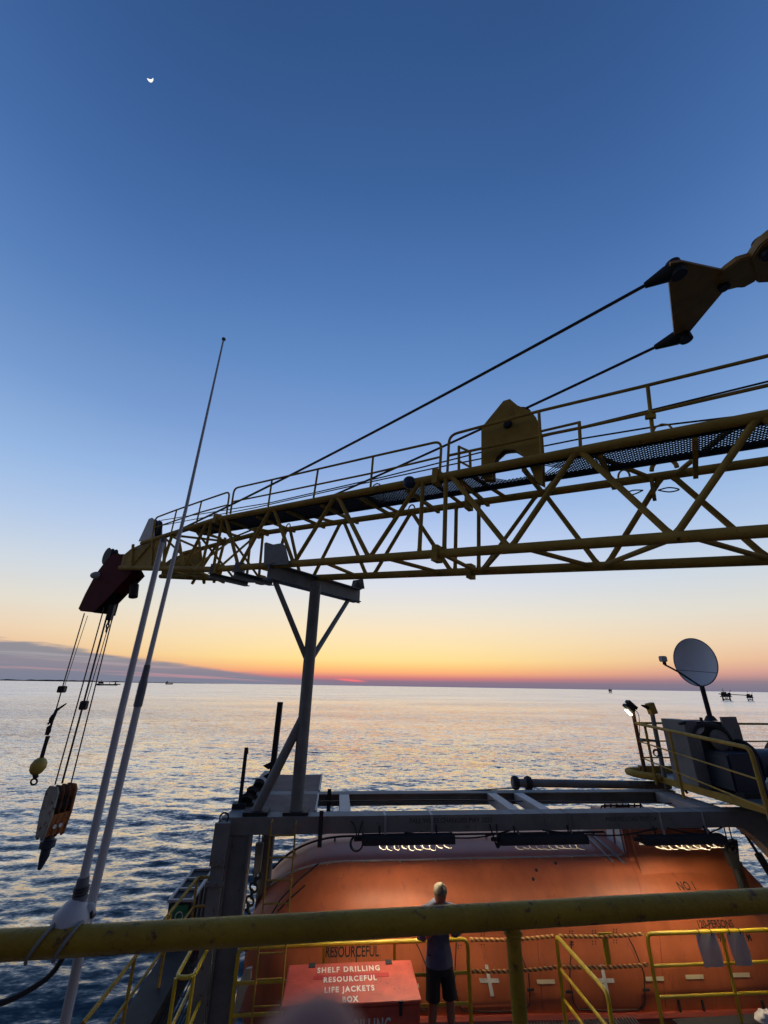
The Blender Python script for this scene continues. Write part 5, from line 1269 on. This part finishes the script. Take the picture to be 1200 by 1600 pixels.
# head, bowed towards the phone
hc = V((0, -.10, 1.70)); tilt = Matrix.Rotation(radians(40), 3, 'X')
mb.ball(hc, 1, (.094, .105, .124), tilt, 24)
def hp(x, y, z): return hc+tilt @ V((x, y, z))
mb.ball(hp(0, -.03, -.07), 1, (.068, .066, .062), tilt, 16)
mb.path([hp(0, -.092, .015), hp(0, -.113, -.02), hp(0, -.118, -.033), hp(0, -.096, -.042)], .012, 8, rs=[.008, .012, .015, .012])
for s_ in (-1, 1):
    mb.ball(hp(s_*.078, .005, -.012), 1, (.012, .022, .034), tilt, 12)
    mb.ball(hp(s_*.033, -.083, .01), 1, (.018, .012, .010), tilt, 10)
    mb.ball(hp(s_*.018, -.094, -.066), 1, (.02, .010, .007), tilt, 10)
# hands with five fingers round the phone
for s_, wr in ((1, V((.13, -.22, 1.36))), (-1, V((-.06, -.24, 1.37)))):
    pc_ = V((.035+.045*s_, -.285, 1.405))
    mb.path([wr, wr.lerp(pc_, .55), pc_], .03, 10, rs=[.031, .036, .034])
    for k_ in range(4):
        b0 = pc_+V((.012*s_, -.02+.0*k_, .034-.021*k_)); mb.path([b0, b0+V((-.004*s_, -.028, .006)), b0+V((-.026*s_, -.037, .008)), b0+V((-.043*s_+.004*k_*s_, -.028, .006))], .009, 8, rs=[.0105, .0098, .0092, .0078])
    mb.path([pc_+V((0, .0, .02)), pc_+V((-.014*s_, -.008, .048)), pc_+V((-.034*s_, -.012, .060))], .011, 8, rs=[.014, .0115, .009])
Mx = Matrix.Translation(FT) @ Matrix.Rotation(yaw, 4, 'Z') @ Matrix.Scale(1.045, 4)
bmesh.ops.transform(mb.bm, matrix=Mx, verts=mb.bm.verts)
body = mb.build('body', m_skin, per, sharp=180); remesh(body, .007)
def cloth(sk_, e_, m, name, vs=.012, extra=None):
    mb = MB(); merge(mb, skin_bm(sk_, e_))
    if extra: extra(mb)
    bmesh.ops.transform(mb.bm, matrix=Mx, verts=mb.bm.verts); o = mb.build(name, m, per, sharp=180); remesh(o, vs); return o
def loft(mb, rings, n=24):
    R = [[mb.bm.verts.new((cx+rx*cos(2*pi*i/n), cy+ry*sin(2*pi*i/n), z)) for i in range(n)] for cx, cy, z, rx, ry in rings]
    for A, B in zip(R, R[1:]):
        for i in range(n): mb.bm.faces.new((A[i], A[(i+1) % n], B[(i+1) % n], B[i]))
    mb.bm.faces.new(R[0][::-1]); mb.bm.faces.new(R[-1])
mb = MB()
loft(mb, [(0, .025, .85, .216, .165), (.005, .03, .93, .200, .155), (0, .045, 1.10, .172, .14), (0, .05, 1.25, .180, .145), (0, .05, 1.38, .215, .15), (0, .04, 1.49, .215, .125), (0, .02, 1.555, .15, .10), (0, .0, 1.60, .095, .085)])
for s_ in (1, -1):
    mb.path([V((s_*.12, .045, 1.47)), V((s_*.20, .04, 1.465)), V((s_*.25, .03, 1.32)), V((s_*.272, .01, 1.15))], .08, 16, rs=[.085, .092, .082, .074])
bmesh.ops.transform(mb.bm, matrix=Mx, verts=mb.bm.verts); o = mb.build('shirt', m_shirt, per, sharp=180); remesh(o, .011)
mb = MB()
loft(mb, [(0, .025, .76, .195, .135), (0, .025, .86, .20, .145), (0, .03, 1.0, .185, .14)])
for s_ in (1, -1): mb.path([V((s_*.095, .02, .86)), V((s_*.108, .0, .70)), V((s_*.122, -.015, .60)), V((s_*.13, -.02, .50))], .11, 20, rs=[.108, .108, .102, .106])
bmesh.ops.transform(mb.bm, matrix=Mx, verts=mb.bm.verts); o = mb.build('shorts', m_short, per, sharp=180); remesh(o, .008); o.modifiers['smooth'].iterations = 2
mb = MB(); mb.ball(hp(0, .018, .034), 1, (.100, .106, .107), tilt, 24)
for v in list(mb.bm.verts):
    q_ = tilt.inverted() @ (v.co-hc)
    v.co += (v.co-hc).normalized()*(.005*sin(q_.x*210+q_.y*40)+.005*sin(q_.y*150+q_.x*90)+.004*sin(q_.z*190+q_.x*120))
bmesh.ops.delete(mb.bm, geom=[v for v in mb.bm.verts if (lambda q: q.z < -.045 or (q.y < -.066 and q.z < .052))(tilt.inverted() @ (v.co-hc))], context='VERTS')
bmesh.ops.transform(mb.bm, matrix=Mx, verts=mb.bm.verts); mb.build('hair', m_hair, per, sharp=180)
pm_ = Mx @ V((.035, -.325, 1.415))
tagp(MB().bar(pm_-V((0, -.02, .07)), pm_+V((0, -.02, .07)), .074, .009, (0, 1, .4)).build('phone', m_phone, loc=pm_, bevel=.002), 'black phone held in the hands of the person at the rail', 'phone')
# the photographer's hand: one fingertip rises in front of the lens
tipc = ray(468, 1536).normalized()*.078
hand = thing('hand', tipc, 'blurred fingertip of a hand right in front of the lens', 'hand')
dn = -up; bk = -fw
def hq(a_, b_, c_): return tipc+rt*a_+up*b_+fw*c_
vs_ = [(hq(-.020, -.16, -.03), (.030, .016)), (hq(-.018, -.12, -.025), (.036, .016)), (hq(-.016, -.085, -.022), (.036, .015))]
es_ = [(0, 1), (1, 2)]
for k_, (xo, ln, bend) in enumerate(((.010, .080, .0), (-.012, .062, .02), (-.033, .052, .025), (-.052, .036, .028))):
    i0 = len(vs_); r0_ = (.0108 if k_ == 0 else .0094) if k_ < 3 else .0080
    if k_ == 0: pts_ = [hq(.009, -.078, -.018), hq(.007, -.048, -.010), hq(.003, -.020, -.004), hq(0, -.002, 0)]
    else: pts_ = [hq(xo, -.078, -.020), hq(xo-.002, -.078+ln*.45, -.012), hq(xo-.004, -.078+ln*.6, -.004-bend), hq(xo-.004, -.078+ln*.50, -.006-bend)]
    for j, p in enumerate(pts_): vs_.append((p, r0_*(1.05, 1, .95, .86)[j]))
    es_ += [(2, i0), (i0, i0+1), (i0+1, i0+2), (i0+2, i0+3)]
i0 = len(vs_)
for p, r_ in ((hq(.016, -.125, -.022), .012), (hq(.034, -.100, -.018), .0105), (hq(.044, -.082, -.016), .0088)): vs_.append((p, r_))
es_ += [(1, i0), (i0, i0+1), (i0+1, i0+2)]
mb = MB(); merge(mb, skin_bm(vs_, es_, root=1)); hb = mb.build('palm_and_fingers', m_finger, hand, sharp=180)
